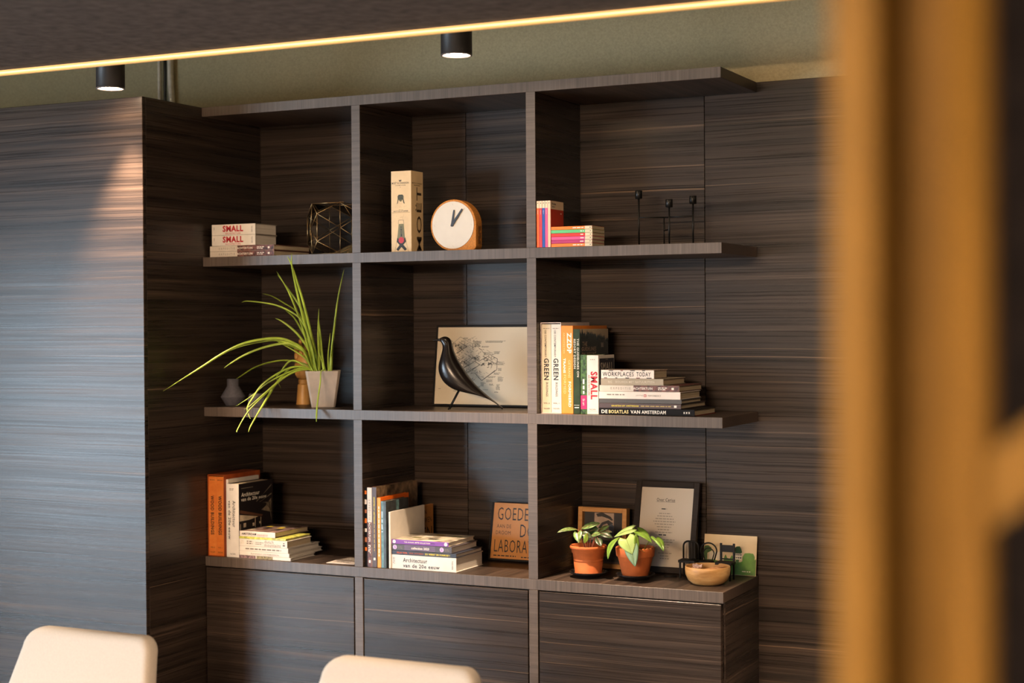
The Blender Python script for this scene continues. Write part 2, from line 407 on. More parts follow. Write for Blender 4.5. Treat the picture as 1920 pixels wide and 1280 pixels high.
# ------------------------------------------------------------------ chairs
CREAM = mat('cream_upholstery', (.70, .61, .51), rough=.75, var=.05, scale=260, bump=.15)
LEGM = mat('black_steel_leg', (.02, .02, .02), rough=.4, metal=.6)
def chair(xc, y, label):
    t = thing('upholstered_chair', label, 'chair', (xc, y-.22, 0), 'cream upholstered chairs')
    # back: rounded trapezoid, reclined
    def back(hw0, th, y_off, zb_, zt_, bev, name, m_):
        out = []
        def hw(z): return hw0+min(.045, (zt_-z)*.20)
        r = .055
        zs = [zb_+(zt_-r-zb_)*k/6 for k in range(7)]
        right = [(hw(z), z) for z in zs]
        right += [(hw(zt_-r)-r+r*cos(a), zt_-r+r*sin(a)) for a in [pi/2*k/6 for k in range(1, 7)]]
        out = [(-x, z) for x, z in right]
        outline = right+out[::-1]
        bm = bmesh.new()
        vs = [bm.verts.new((x, 0, z)) for x, z in outline]
        f = bm.faces.new(vs)
        ex = bmesh.ops.extrude_face_region(bm, geom=[f])
        for v in ex['geom']:
            if isinstance(v, bmesh.types.BMVert): v.co.y += th
        bmesh.ops.recalc_face_normals(bm, faces=bm.faces[:])
        ed = [e for e in bm.edges if abs(e.verts[0].co.y-e.verts[1].co.y) < 1e-6]
        bmesh.ops.bevel(bm, geom=ed, offset=bev, segments=4, affect='EDGES', profile=.5)
        for v in bm.verts:
            v.co.y += y_off+(v.co.z-zt_)*.32+.35*v.co.x*v.co.x*-1
            v.co.x += xc; v.co.y += y
        bm.normal_update()
        b = B(); b.from_bm(bm, True)
        return b.obj(name, m_, t)
    bk = back(.226, .062, -.02, .44, .808, .02, 'backrest', CREAM)
    st = B().bbox((xc-.245, y-.56, .40), (xc+.245, y-.115, .475), .03, 4)
    st.obj('seat', CREAM, t)
    for sx in (-1, 1):
        for yy, dy in ((y-.50, -.03), (y-.17, .05)):
            B().tube([(xc+sx*.19, yy, .402), (xc+sx*.22, yy+dy, 0)], [.013, .009], 10).obj('leg', LEGM, t)
    return t
chair(.521, -1.235, 'cream upholstered chair in front of the tall cabinet')
chair(1.574, -1.235, 'cream upholstered chair in front of the middle base cabinet')

# ------------------------------------------------------------------ books
INK = mat('black_ink', (.012, .011, .011), rough=.5, var=.05)
RED = mat('red_ink', 'b51420', rough=.45, var=.05)
WHITEINK = mat('white_ink', 'ece4d8', rough=.5, var=.03)
GREYINK = mat('grey_ink', '7d7468', rough=.5, var=.05)
YELLOWINK = mat('yellow_ink', 'e6cf3c', rough=.5, var=.05)
def paper(name, col, rough=.42, var=.05, **k): return mat(name, col, rough=rough, var=var, scale=30, **k)
CREAMC = paper('cream_cover', 'd9cdbd'); WHITEC = paper('white_cover', 'ddd6cc')
def book_up(label, x0, x1, y0, d, z0, h, cover, spine=None, pages=None, group=None, board=.0022, name='book', root=None):
    """standing book, spine towards the room"""
    t = root or thing(name, label, 'book', ((x0+x1)/2, y0+d/2, z0), group)
    b = B()
    b.bbox((x0, y0+.0014, z0), (x0+board, y0+d, z0+h), .0006).bbox((x1-board, y0+.0014, z0), (x1, y0+d, z0+h), .0006)
    b.obj('cover', cover, t)
    B().bbox((x0, y0, z0), (x1, y0+.0013, z0+h), .0006).obj('spine', spine or cover, t)
    B().box((x0+board+.0001, y0+.0016, z0+.002), (x1-board-.0001, y0+d-.003, z0+h-.003)).obj('pages', pages or PAGES_X, t)
    return t
def book_flat(label, x0, x1, y0, d, z0, z1, cover, spine=None, pages=None, group=None, board=.0022, name='book', inset=.0035):
    """lying book, spine towards the room"""
    z1 -= .0003
    board = min(board, (z1-z0)*.22)
    t = thing(name, label, 'book', ((x0+x1)/2, y0+d/2, z0), group)
    b = B()
    b.bbox((x0, y0+.0014, z0), (x1, y0+d, z0+board), .0006).bbox((x0, y0+.0014, z1-board), (x1, y0+d, z1), .0006)
    b.obj('cover', cover, t)
    B().bbox((x0, y0, z0), (x1, y0+.0013, z1), .0006).obj('spine', spine or cover, t)
    B().box((x0+inset, y0+.0016, z0+board+.0001), (x1-inset, y0+d-inset, z1-board-.0001)).obj('pages', pages or PAGES_Z, t)
    return t
def fx(x0, x1, f): return x0+(x1-x0)*f

# --- top row, left compartment: four lying books
G1 = 'stack of four books in the top left compartment'
EXP_L = paper('expedition_pale', 'd3c8ba'); EXP_R = mat('expedition_bark', (.13, .045, .035), rough=.45, var=.85, scale=90)
def expedition(label, x0, x1, y0, d, z0, z1, group, vert=False):
    if not vert:
        t = book_flat(label, x0, x1, y0, d, z0, z1, EXP_R, EXP_L, group=group, pages=PAGES_Z)
        zc = (z0+z1)/2; h = z1-z0
        sx = fx(x0, x1, .43)
        patch(t, ((sx+x1)/2, y0, zc), x1-sx-.001, h-.001, FRONT, EXP_R)
        text(t, 'E X P E D I T I E', (fx(x0, x1, .27), y0, zc), (x1-x0)*.25, h*.36, FRONT, GREYINK)
        text(t, 'ACHTERTUIN', (fx(x0, x1, .55), y0, zc), (x1-x0)*.24, h*.40, FRONT, WHITEINK, bold=.02, lift=.0006)
        dashes(t, (fx(x0, x1, .80), y0-.0003, zc+h*.12), (x1-x0)*.12, 2, h*.26, h*.14, FRONT, WHITEINK, 3)
        patch(t, (fx(x0, x1, .92), y0-.0003, zc), h*.4, h*.34, FRONT, WHITEINK, 'publisher_mark')
    else:
        h = z1-z0
        t = book_up(label, x0, x1, y0, d, z0, h, EXP_R, EXP_L, group=group)
        sz = z0+h*.565; xc = (x0+x1)/2
        patch(t, (xc, y0, (z0+sz)/2), sz-z0-.001, x1-x0-.001, DOWN, EXP_R)
        text(t, 'E X P E D I T I E', (xc, y0, z0+h*.72), h*.25, .0075, DOWN, GREYINK)
        text(t, 'ACHTERTUIN', (xc, y0, z0+h*.44), h*.24, .0085, DOWN, WHITEINK, bold=.02, lift=.0006)
        dashes(t, (xc+.002, y0-.0003, z0+h*.22), h*.12, 2, .005, .003, DOWN, WHITEINK, 3)
        patch(t, (xc, y0-.0003, z0+h*.07), .010, .008, DOWN, WHITEINK, 'publisher_mark')
    return t
expedition('thin half pale, half bark patterned book at the very bottom of the top left stack', .011, .302, .03, .245, 1.9655, 1.9865, G1)
expedition('thin half pale, half bark patterned book second from the bottom, top left stack', .011, .302, .03, .245, 1.987, 2.0075, G1)
COVGREY = paper('grey_photo_cover', '8f8578', var=.3)
def small_flat(label, z0, z1):
    x0, x1, y0 = .02, .219, .03
    t = book_flat(label, x0, x1, y0, .143, z0, z1, COVGREY, WHITEC, group=G1, pages=PAGES_W)
    zc = (z0+z1)/2
    text(t, 'SMALL', (fx(x0, x1, .49), y0, zc+.0035), .094, .0235, FRONT, RED, bold=.045)
    text(t, 'ARCHITECTURE', (fx(x0, x1, .49), y0, z0+.0055), .070, .0065, FRONT, RED)
    text(t, 'TASCHEN', (x0+.184, y0, zc), .024, .0055, DOWN, INK)
    dashes(t, (x0+.011, y0, zc), .02, 1, .003, .002, DOWN, GREYINK, 2)
small_flat('thick white book with red lettering, lower of the two on the top left stack', 2.008, 2.0475)
small_flat('thick white book with red lettering, topmost of the top left stack', 2.048, 2.0885)

# --- top row, right compartment: pocket books
PK = {k: paper('pocket_'+k, c, rough=.4) for k, c in dict(orange='f0621a', crimson='c8323c', blue='1450a8', pink='d8508c', salmon='f0c0a4', amber='ee7a12', green='5cc07c', red='d62a1c', violet='b02868').items()}
PKRED = paper('pocket_red_cover', 'b8321a')
PKCREAM = paper('pocket_cream', 'dcccae')
ed = [1.3912, 1.4015, 1.4122, 1.4228, 1.4332, 1.4438]
G2 = 'slim pocket books on the top right shelf'
for k, (nm, lab) in enumerate((('orange', 'orange'), ('crimson', 'crimson'), ('blue', 'blue'), ('pink', 'pink'), ('salmon', 'pale salmon'))):
    x0, x1, y0, z0, h = ed[k]+.0002, ed[k+1]-.0003, .004, S1+.0005, .158
    t = book_up('slim %s pocket book with cream top band, upright in the top right compartment' % lab, x0, x1, y0, .108, z0, h, PKRED if k == 4 else PK[nm], PK[nm], group=G2, board=.0009)
    xc = (x0+x1)/2
    patch(t, (xc, y0, z0+h-.0125), x1-x0-.0006, .0245, FRONT, PKCREAM, 'top_band')
    patch(t, (xc, y0-.0002, z0+h-.008), .003, .003, FRONT, INK, 'publisher_mark')
    text(t, 'pocket', (xc, y0, z0+h-.038), .014, .0035, UPW, WHITEINK)
    if k == 4:
        patch(t, (x1, y0+.054, z0+h-.0145), .106, .028, RIGHT, PKCREAM, 'cover_band')
        text(t, 'Pocket', (x1, y0+.028, z0+h-.010), .032, .0075, RIGHT, INK, bold=.03, lift=.0005)
        dashes(t, (x1+.0003, y0+.028, z0+h-.020), .03, 1, .004, .0035, RIGHT, GREYINK, 5)
        dashes(t, (x1, y0+.088, z0+h-.041), .016, 1, .004, .004, RIGHT, WHITEINK, 6)
zz = S1+.0005
ordr = ('amber', 'violet', 'pink', 'red', 'green', 'orange')
lab2 = ('amber orange, bottom', 'dark magenta, second from the bottom', 'pink, third from the bottom', 'red, third from the top', 'green, second from the top', 'bright orange, topmost')
for k, nm in enumerate(ordr):
    x0, x1, y0 = 1.4445+random.uniform(0, .002), 1.5975+random.uniform(-.002, .001), .005
    if k == 5: nm = 'amber'
    t = book_flat('slim pocket book, %s of the small lying pile' % lab2[k], x0, x1, y0, .106, zz, zz+.0112, PK[nm], PK[nm], group=G2, board=.0008, inset=.0006)
    patch(t, (x1-.0135, y0, zz+.0054), .0265, .0104, FRONT, PKCREAM, 'end_band')
    patch(t, (x1-.007, y0-.0002, zz+.0055), .0035, .003, FRONT, INK, 'publisher_mark')
    wtx = .040 if k in (0, 5) else .013
    dashes(t, (x1-.031-wtx/2, y0, zz+.0055), wtx, 1, .004, .0032, FRONT, WHITEINK, k, ragged=0)
    zz += .0115

# --- middle row, right compartment: standing books
G3 = 'standing books in the middle right compartment'
SLIP = paper('slipcase_white', 'd9c9c4')
def slipcase(name, label, x0, x1, y0, d, z0, h, m_, group):
    t = thing(name, label, 'slipcase', ((x0+x1)/2, y0+d/2, z0), group)
    w_ = .0022
    b = B()
    b.box((x0, y0, z0), (x0+w_, y0+d, z0+h)).box((x1-w_, y0, z0), (x1, y0+d, z0+h))
    b.box((x0+w_, y0, z0+h-w_), (x1-w_, y0+d, z0+h)).box((x0+w_, y0+d-w_, z0+w_), (x1-w_, y0+d, z0+h-w_)).box((x0+w_, y0, z0), (x1-w_, y0+d, z0+w_))
    b.obj('case', m_, t)
    return t
z0 = S2+.0005
slipcase('slipcase', 'white slipcase holding the two tall cream volumes', 1.3915, 1.468, .03, .245, z0, .310, SLIP, None)
VOLC = paper('volume_cream', 'beb39c'); VOLG = paper('volume_grey', 'c6c1b8')
for k, (a, b, m_, v) in enumerate(((1.3945, 1.4292, VOLC, 'VOL 2'), (1.4300, 1.4650, VOLG, 'VOL 1'))):
    t = book_up('tall %s volume with large black capitals, %s of the pair in the white slipcase' % (('cream', 'left') if k == 0 else ('pale grey', 'right')), a, b, .0325, .230, z0+.0026, .302, m_, group=G3)
    xc = (a+b)/2; y0 = .0325; H = .302; zb = z0+.0026
    text(t, '100 CONTEMPORARY', (xc-.003, y0, zb+.235), .092, .0075, DOWN, INK)
    text(t, 'GREEN', (xc, y0, zb+.148), .074, .0195, DOWN, INK, bold=.03)
    text(t, 'BUILDINGS', (xc+.002, y0, zb+.079), .048, .0085, DOWN, INK)
    text(t, v, (xc, y0, zb+.032), .0225, .0052, FRONT, INK, bold=.02)
    text(t, 'TASCHEN', (xc, y0, zb+.014), .0235, .0052, FRONT, INK)
    dashes(t, (xc, y0, zb+.287), .024, 1, .004, .0022, FRONT, GREYINK, k, ragged=0)
ORNG = paper('orange_cover', 'ee8a22', rough=.35)
t = book_up('tall bright orange book with white sans lettering beside the white slipcase', 1.4690, 1.5120, .03, .300, z0, .2985, ORNG, group=G3)
PALEOR = mat('pale_orange_ink', 'f5c48a', var=.02)
text(t, 'ZZDP', (1.4985, .03, z0+.240), .070, .0165, DOWN, WHITEINK, bold=.04)
text(t, 'ARCHITECTEN', (1.4795, .03, z0+.240), .070, .0055, DOWN, PALEOR)
text(t, 'GETRANS', (1.4985, .03, z0+.152), .060, .0085, DOWN, PALEOR)
text(t, 'FORMEERD', (1.4995, .03, z0+.066), .086, .0095, DOWN, WHITEINK, bold=.03)
text(t, 'TRANS', (1.4805, .03, z0+.163), .050, .0085, DOWN, WHITEINK, bold=.04)
text(t, 'FORMED', (1.4815, .03, z0+.100), .064, .0085, DOWN, PALEOR)
# forest book: photo cover made of soft bands
fm, nt, p = new_mat('forest_photo'); 
g = node(nt, 'ShaderNodeNewGeometry'); sx_ = node(nt, 'ShaderNodeSeparateXYZ'); nt.links.new(g.outputs['Position'], sx_.inputs[0])
nz = node(nt, 'ShaderNodeTexNoise'); nz.inputs['Scale'].default_value = 70; nz.inputs['Detail'].default_value = 5
mp = node(nt, 'ShaderNodeVectorMath', operation='MULTIPLY'); mp.inputs[1].default_value = (1, 2.2, .5)
nt.links.new(g.outputs['Position'], mp.inputs[0]); nt.links.new(mp.outputs[0], nz.inputs['Vector'])
ma = node(nt, 'ShaderNodeMath', operation='MULTIPLY_ADD'); ma.inputs[1].default_value = .055; nt.links.new(nz.outputs['Fac'], ma.inputs[0]); nt.links.new(sx_.outputs['Z'], ma.inputs[2])
yy_ = node(nt, 'ShaderNodeMath', operation='MULTIPLY_ADD'); yy_.inputs[1].default_value = .09; nt.links.new(sx_.outputs['Y'], yy_.inputs[0]); nt.links.new(ma.outputs[0], yy_.inputs[2])
mr = node(nt, 'ShaderNodeMapRange'); mr.inputs['From Min'].default_value = 1.58; mr.inputs['From Max'].default_value = 1.74; nt.links.new(yy_.outputs[0], mr.inputs['Value'])
rp = node(nt, 'ShaderNodeValToRGB'); e = rp.color_ramp.elements
e[0].position = 0; e[0].color = lin('171c1b'); e[1].position = .70; e[1].color = lin('2b3638')
x_ = e.new(.80); x_.color = lin('3e4b50'); x_ = e.new(.83); x_.color = lin('b9a58a'); x_ = e.new(1.0); x_.color = lin('cbb795')
nt.links.new(mr.outputs[0], rp.inputs['Fac']); nt.links.new(rp.outputs['Color'], p.inputs['Base Color']); p.inputs['Roughness'].default_value = .25
DKGREEN = paper('dark_green_spine', '2c3a24', rough=.4, var=.25, spec=.2)
t = book_up('dark green book with forest photo cover and white serif lettering', 1.5130, 1.5375, .03, .250, z0, .287, fm, DKGREEN, group=G3)
text(t, 'THE GUIDELINES ON', (1.5305, .03, z0+.190), .130, .0072, DOWN, WHITEINK)
text(t, 'RESORT DESIGN', (1.5185, .03, z0+.203), .100, .0072, DOWN, WHITEINK)
patch(t, (1.5250, .03, z0+.0295), .019, .0012, FRONT, WHITEINK); patch(t, (1.5250, .03, z0+.0215), .016, .003, FRONT, WHITEINK)
COPPER = mat('dull_copper_ink', 'a88f7c', rough=.4, var=.1)
text(t, 'THE', (1.5375, .072, z0+.236), .042, .015, RIGHT, COPPER); text(t, 'GUIDELINES', (1.5375, .108, z0+.219), .125, .0135, RIGHT, COPPER); text(t, 'ON RESORT', (1.5375, .108, z0+.201), .125, .0125, RIGHT, COPPER)
patch(t, (1.5375, .225, z0+.231), .022, .016, RIGHT, mat('pale_print', '8d837a'), 'printed_panel')
LEAFY = mat('leafy_print', (.05, .105, .022), rough=.3, var=.98, scale=95)
MAG = paper('magenta_band', 'c4105e')
t = book_up('narrow book with leafy green spine and magenta band near its foot', 1.5390, 1.5620, .031, .16, z0, .200, LEAFY, group=G3)
patch(t, (1.5505, .031, z0+.040), .046, .022, DOWN, MAG, 'magenta_band'); text(t, 'En art', (1.5505, .031, z0+.040), .022, .008, DOWN, WHITEINK, lift=.0005)
dashes(t, (1.5505, .031, z0+.093), .05, 1, .004, .006, DOWN, WHITEINK, 9, ragged=0)
NAVYC = paper('navy_cover', '20242f')
t = book_up('thick white book with red lettering standing beside the lying pile', 1.5630, 1.6050, .03, .140, z0, .1985, WHITEC, WHITEC, group=G3)
text(t, 'SMALL', (1.5890, .03, z0+.097), .094, .0255, DOWN, RED, bold=.045)
text(t, 'ARCHITECTURE', (1.5705, .03, z0+.098), .070, .0060, DOWN, RED)
text(t, 'TASCHEN', (1.5830, .03, z0+.016), .024, .0048, FRONT, INK); patch(t, (1.583, .03, z0+.0095), .034, .0008, FRONT, GREYINK)
dashes(t, (1.584, .03, z0+.184), .018, 1, .003, .002, FRONT, GREYINK, 4, ragged=0)
patch(t, (1.605, .103, z0+.100), .128, .175, RIGHT, NAVYC, 'cover_print'); text(t, 'SMALL', (1.605, .103, z0+.160), .110, .027, RIGHT, mat('silver_ink', 'b9b0a2', rough=.35), bold=.02, lift=.0006)
patch(t, (1.605, .103, z0+.184), .022, .003, RIGHT, GREYINK, lift=.0005)

# --- middle row, right compartment: lying pile
G4 = 'lying pile of books in the middle right compartment'
BLACKC = paper('black_cover', (.012, .011, .012), rough=.4, spec=.08); PLUM = paper('plum_cover', '4c3a38'); GREYC = paper('slate_cover', '4e4a47'); TAUPE = paper('taupe_cover', 'a39680'); PALEP = paper('pale_pink_white', 'e4d8ce')
xs = 1.6065; y0 = .03; zb = S2+.0005
t = book_flat('wide black book with white and yellow capitals at the bottom of the pile', xs, 1.9455, y0, .215, zb, zb+.0215, BLACKC, group=G4)
z = zb+.0105
for s, c, w_, m_ in (('DE', .020, .022, WHITEINK), ('BOSATLAS', .071, .071, mat('straw_ink', 'd8c88a')), ('VAN', .131, .034, WHITEINK), ('AMSTERDAM', .196, .086, WHITEINK)):
    text(t, s, (xs+c, y0, z), w_, .0118, FRONT, m_, bold=.03)
for k in range(3): text(t, 'x', (xs+.303+k*.0085, y0, z), .006, .006, FRONT, WHITEINK, bold=.06)
RIM = mat('red_board_edge', 'a0281c'); 
patch(t, (1.9455, .14, zb+.001), .20, .0015, RIGHT, RIM, 'red_edge')
z1 = zb+.022
t = book_flat('plum brown book with yellow lettering, second from the bottom of the pile', xs, 1.8985, y0, .250, z1, z1+.0168, PLUM, group=G4)
z = z1+.0082
text(t, 'GROETEN UIT AMSTERDAM', (xs+.094, y0, z), .098, .0052, FRONT, YELLOWINK, bold=.03); dashes(t, (xs+.205, y0, z), .11, 1, .004, .0034, FRONT, mat('ochre_ink', 'b59a5a'), 5, ragged=0)
patch(t, (xs+.272, y0, z), .009, .0075, FRONT, WHITEINK, 'publisher_mark')
z1 += .0172
book_flat('plain slate grey book in the middle of the pile', xs, 1.9005, y0, .198, z1, z1+.0138, GREYC, group=G4)
z1 += .0142
t = book_flat('pale pinkish white book with tiny red cross, under the bark spined book', xs, 1.8965, y0, .200, z1, z1+.0246, PALEP, group=G4)
z = z1+.012
dashes(t, (xs+.061, y0, z+.002), .064, 1, .004, .0035, FRONT, GREYINK, 8, ragged=0); text(t, 'JOHTNG', (xs+.146, y0, z-.0005), .026, .0055, FRONT, GREYINK); text(t, 'PERFORMANCE', (xs+.199, y0, z-.0005), .046, .0055, FRONT, GREYINK)
patch(t, (xs+.166, y0, z-.0005), .0085, .0085, FRONT, RED, 'red_mark'); patch(t, (xs+.166, y0-.0003, z-.0005), .006, .0018, FRONT, WHITEINK); patch(t, (xs+.166, y0-.0003, z-.0005), .0018, .006, FRONT, WHITEINK, lift=.0003)
z1 += .025
expedition('book with half pale, half bark patterned spine in the middle right pile', xs+.002, 1.8925, y0, .230, z1, z1+.0206, G4)
z1 += .021
t = book_flat('taupe book with faint white lettering, second from the top of the pile', xs+.007, 1.8375, y0, .212, z1, z1+.0216, TAUPE, group=G4)
PALETA = mat('pale_taupe_ink', 'cfc5b2')
text(t, 'NG', (xs+.041, y0, z1+.0105), .014, .0075, FRONT, PALETA); text(t, 'BOUWEN MET NATUURSTEEN', (xs+.130, y0, z1+.0105), .138, .0078, FRONT, PALETA)
z1 += .022
SPECK = mat('speckled_print', (.42, .30, .24), rough=.4, var=.9, scale=120)
t = book_flat('white book with large dark capitals topmost of the middle right pile', xs+.008, 1.8045, y0, .130, z1, z1+.0285, SPECK, PALEP, group=G4)
text(t, 'WORKPLACES', (xs+.070, y0, z1+.0145), .112, .0145, FRONT, INK, bold=.012); text(t, 'TODAY', (xs+.161, y0, z1+.0145), .051, .0145, FRONT, INK, bold=.012)
for k in range(9):
    f = random.random(); patch(t, (xs+.015+.175*(k+.5)/9, y0, z1+(.0263 if k % 2 else .0020)), .006+.012*f, .0026, FRONT, (INK if k % 3 else mat('maroon_ink', '6a2320')))

# --- bottom row, left compartment
G5 = 'standing books in the bottom left compartment'
z0 = S3+.0005; y0 = .014
WOODOR = streaks('orange_wood_print', 2, [(.3, 'd06a26'), (.5, 'de7c32'), (.7, 'e88e42')], fine=60, broad=14, stretch=10, rough=(.35, .5), warp=.01)
WOODDK = streaks('dark_orange_wood_print', 1, [(.3, '8a3812'), (.5, 'a2481a'), (.7, 'b85a22')], fine=60, broad=20, stretch=3, rough=(.35, .5), warp=.01)
slipcase('slipcase', 'orange wood grain slipcase holding two orange volumes', .0030, .0780, y0, .235, z0, .308, WOODDK, None)
for k, (a, b) in enumerate(((.0056, .0398), (.0408, .0754))):
    t = book_up('tall orange wood grain volume, %s of the pair in the orange slipcase' % ('left' if k == 0 else 'right'), a, b, y0+.002, .225, z0+.0026, .298, WOODOR, group=G5)
    xc = (a+b)/2; BRN = mat('dark_brown_ink', '2e1508')
    text(t, 'WOOD BUILDINGS', (xc, y0+.002, z0+.0026+.152), .148, .0155, DOWN, BRN, bold=.04)
    text(t, 'VOL %d' % (2-k), (xc, y0+.002, z0+.0026+.030), .020, .0045, FRONT, BRN, bold=.02); text(t, 'TASCHEN', (xc, y0+.002, z0+.0026+.012), .023, .005, FRONT, BRN)
    dashes(t, (xc, y0+.002, z0+.288), .022, 1, .004, .0022, FRONT, BRN, 3, ragged=0)
t = book_up('thin white book squeezed between the orange slipcase and the black photo book', .0790, .0885, y0+.012, .20, z0, .291, WHITEC, group=G5)
NIGHT = paper('night_photo', (.014, .011, .012), rough=.35, spec=.2)
x0, x1 = .0895, .1450
t = book_up('thick white spined book with black night photo cover', x0, x1, y0, .225, z0, .276, NIGHT, WHITEC, group=G5)
text(t, 'Architectuur', (.1235, y0, z0+.163), .100, .0135, DOWN, INK, bold=.015); text(t, 'van de 20e eeuw', (.1035, y0, z0+.140), .146, .0120, DOWN, INK, bold=.015)
text(t, 'TASCHEN', (.1165, y0, z0+.0125), .025, .0055, FRONT, INK); dashes(t, (.117, y0, z0+.258), .028, 2, .005, .0022, FRONT, GREYINK, 5)
text(t, 'Architectuur', (x1, .090, z0+.234), .118, .0150, RIGHT, WHITEINK, bold=.02, shear=.1); text(t, 'van de 20e eeuw', (x1, .112, z0+.216), .165, .0140, RIGHT, WHITEINK, bold=.02, shear=.1)
dashes(t, (x1, .068, z0+.258), .075, 1, .004, .0025, RIGHT, GREYINK, 7, ragged=0)
BEAM = mat('beam_print', '8c7d68', var=.3); PALEW = mat('window_print', 'c8baa0', var=.3); BRB = mat('brown_beam_print', '5a3a28', var=.2)
bb = B()
def quad(pts, lift=.0004): bb.add([(x1+lift, yv, z0+zv) for yv, zv in pts], [(0,1,2,3)])
for k in range(5): quad([(.125+.022*k, .200-.004*k), (.131+.022*k, .200-.004*k), (.228, .248-.034*k+.01), (.228, .243-.034*k+.01)])
quad([(.16, .165), (.185, .175), (.226, .205), (.226, .150)])
bb.obj('cover_print', BEAM, t)
bb = B(); quad([(.019, .178), (.019, .166), (.16, .140), (.17, .146)]); bb.obj('cover_print', BRB, t)
bb = B(); quad([(.019, .160), (.019, .135), (.08, .135), (.14, .142)]); quad([(.022, .125), (.022, .060), (.026, .060), (.026, .125)]); quad([(.118, .140), (.118, .055), (.121, .055), (.121, .140)]); quad([(.155, .138), (.155, .060), (.158, .060), (.158, .138)])
for a, b_, c in ((.052, .118, .008), (.108, .115, .006), (.15, .118, .004)): quad([(a-c, b_-c), (a+c, b_-c), (a+c, b_+c), (a-c, b_+c)])
bb.obj('cover_print', PALEW, t)
bb = B(); [quad([(.03+.018*k, .058), (.041+.018*k, .058), (.040+.018*k, .075+.012*(k % 3)), (.031+.018*k, .072+.012*(k % 3))]) for k in range(7)]; bb.obj('cover_print', mat('warm_print', 'a87a3a', var=.6, scale=90), t)
G6 = 'lying pile of books in the bottom left compartment'
xs = .1462; zc = z0
PHOTO = mat('mixed_photo_print', (.20, .13, .11), rough=.35, var=.9, scale=70); LIME = mat('lime_photo_print', (.52, .52, .10), rough=.35, var=.6, scale=60)
t = book_flat('white book with photo strip spine at the bottom of the bottom left pile', xs, .376, y0, .164, zc, zc+.0118, WHITEC, pages=PAGES_W, group=G6)
patch(t, (xs+.037, y0, zc+.006), .073, .0105, FRONT, mat('mauve_photo', (.22, .14, .15), var=.9, scale=160)); patch(t, (xs+.114, y0, zc+.006), .072, .0105, FRONT, mat('olive_photo', (.26, .22, .12), var=.9, scale=160))
zc += .0122
t = book_flat('white book with pale grey lettering, second from the bottom of the bottom left pile', xs, .370, y0, .224, zc, zc+.0150, WHITEC, pages=PAGES_W, group=G6)
text(t, 'PLANKEERST SYSTEEMDENKEN', (xs+.115, y0, zc+.0065), .125, .0055, FRONT, GREYINK)
zc += .0154
t = book_flat('white book with one line of small print, mid height in the bottom left pile', xs, .365, y0, .214, zc, zc+.0185, WHITEC, pages=PAGES_W, group=G6)
dashes(t, (xs+.108, y0, zc+.009), .16, 1, .004, .0045, FRONT, GREYINK, 21, ragged=0)
zc += .0189
t = book_flat('white book with lower case grey title, third from the top of the bottom left pile', xs, .361, y0, .165, zc, zc+.0265, WHITEC, pages=PAGES_Z, group=G6)
text(t, 'dutch', (xs+.134, y0, zc+.0195), .040, .0120, FRONT, GREYINK); text(t, 'mountains', (xs+.150, y0, zc+.0075), .072, .0120, FRONT, GREYINK)
dashes(t, (xs+.048, y0, zc+.018), .028, 2, .008, .004, FRONT, GREYINK, 31); dashes(t, (xs+.092, y0, zc+.015), .036, 2, .006, .0025, FRONT, GREYINK, 32); dashes(t, (xs+.017, y0, zc+.018), .02, 2, .007, .003, FRONT, PALETA, 35)
text(t, 'x', (xs+.200, y0, zc+.017), .009, .006, FRONT, INK); patch(t, (xs+.200, y0, zc+.009), .010, .004, FRONT, INK, 'publisher_mark')
zc += .0269
t = book_flat('thin lime yellow photo covered book, second from the top of the bottom left pile', xs, .355, y0, .168, zc, zc+.0082, LIME, group=G6)
zc += .0086
t = book_flat('white spined book with photo cover, topmost of the bottom left pile', xs+.002, .308, y0, .225, zc, zc+.0200, PHOTO, PALEP, group=G6)
text(t, 'AMSTERDAM', (xs+.044, y0, zc+.010), .066, .0085, FRONT, INK, bold=.03); dashes(t, (xs+.108, y0, zc+.009), .052, 2, .004, .002, FRONT, mat('pink_ink', 'b58a80'), 3)
for k in range(8): patch(t, (xs+.02+.017*k, y0+.05+.15*((k*37) % 10)/10, zc+.0197), .022, .035, TOP, (PALEW, YELLOWINK, INK, BRB)[k % 4], lift=.0003+.0001*k)
# leaflets beside the upright
for k, (cx, cy, r, l) in enumerate(((.575, .075, .05, 'pale leaflet lying on the worktop near the shelf front, under the other one'), (.585, .125, -.15, 'pale printed leaflet lying on top of another on the worktop'))):
    t = thing('leaflet', l, 'leaflet', (cx, cy, S3+.0006+.0016*k), 'leaflets on the worktop', r)
    B().box((-.058, -.041, 0), (.058, .041, .0012)).obj('sheet', PALEP if k == 0 else mat('grey_leaflet', '8e8277', var=.4, scale=60), t, local=True)
    dashes(t, (0, .022, .0012), .09, 4, .012, .005, TOP, GREYINK if k == 0 else WHITEINK, k, local=True)

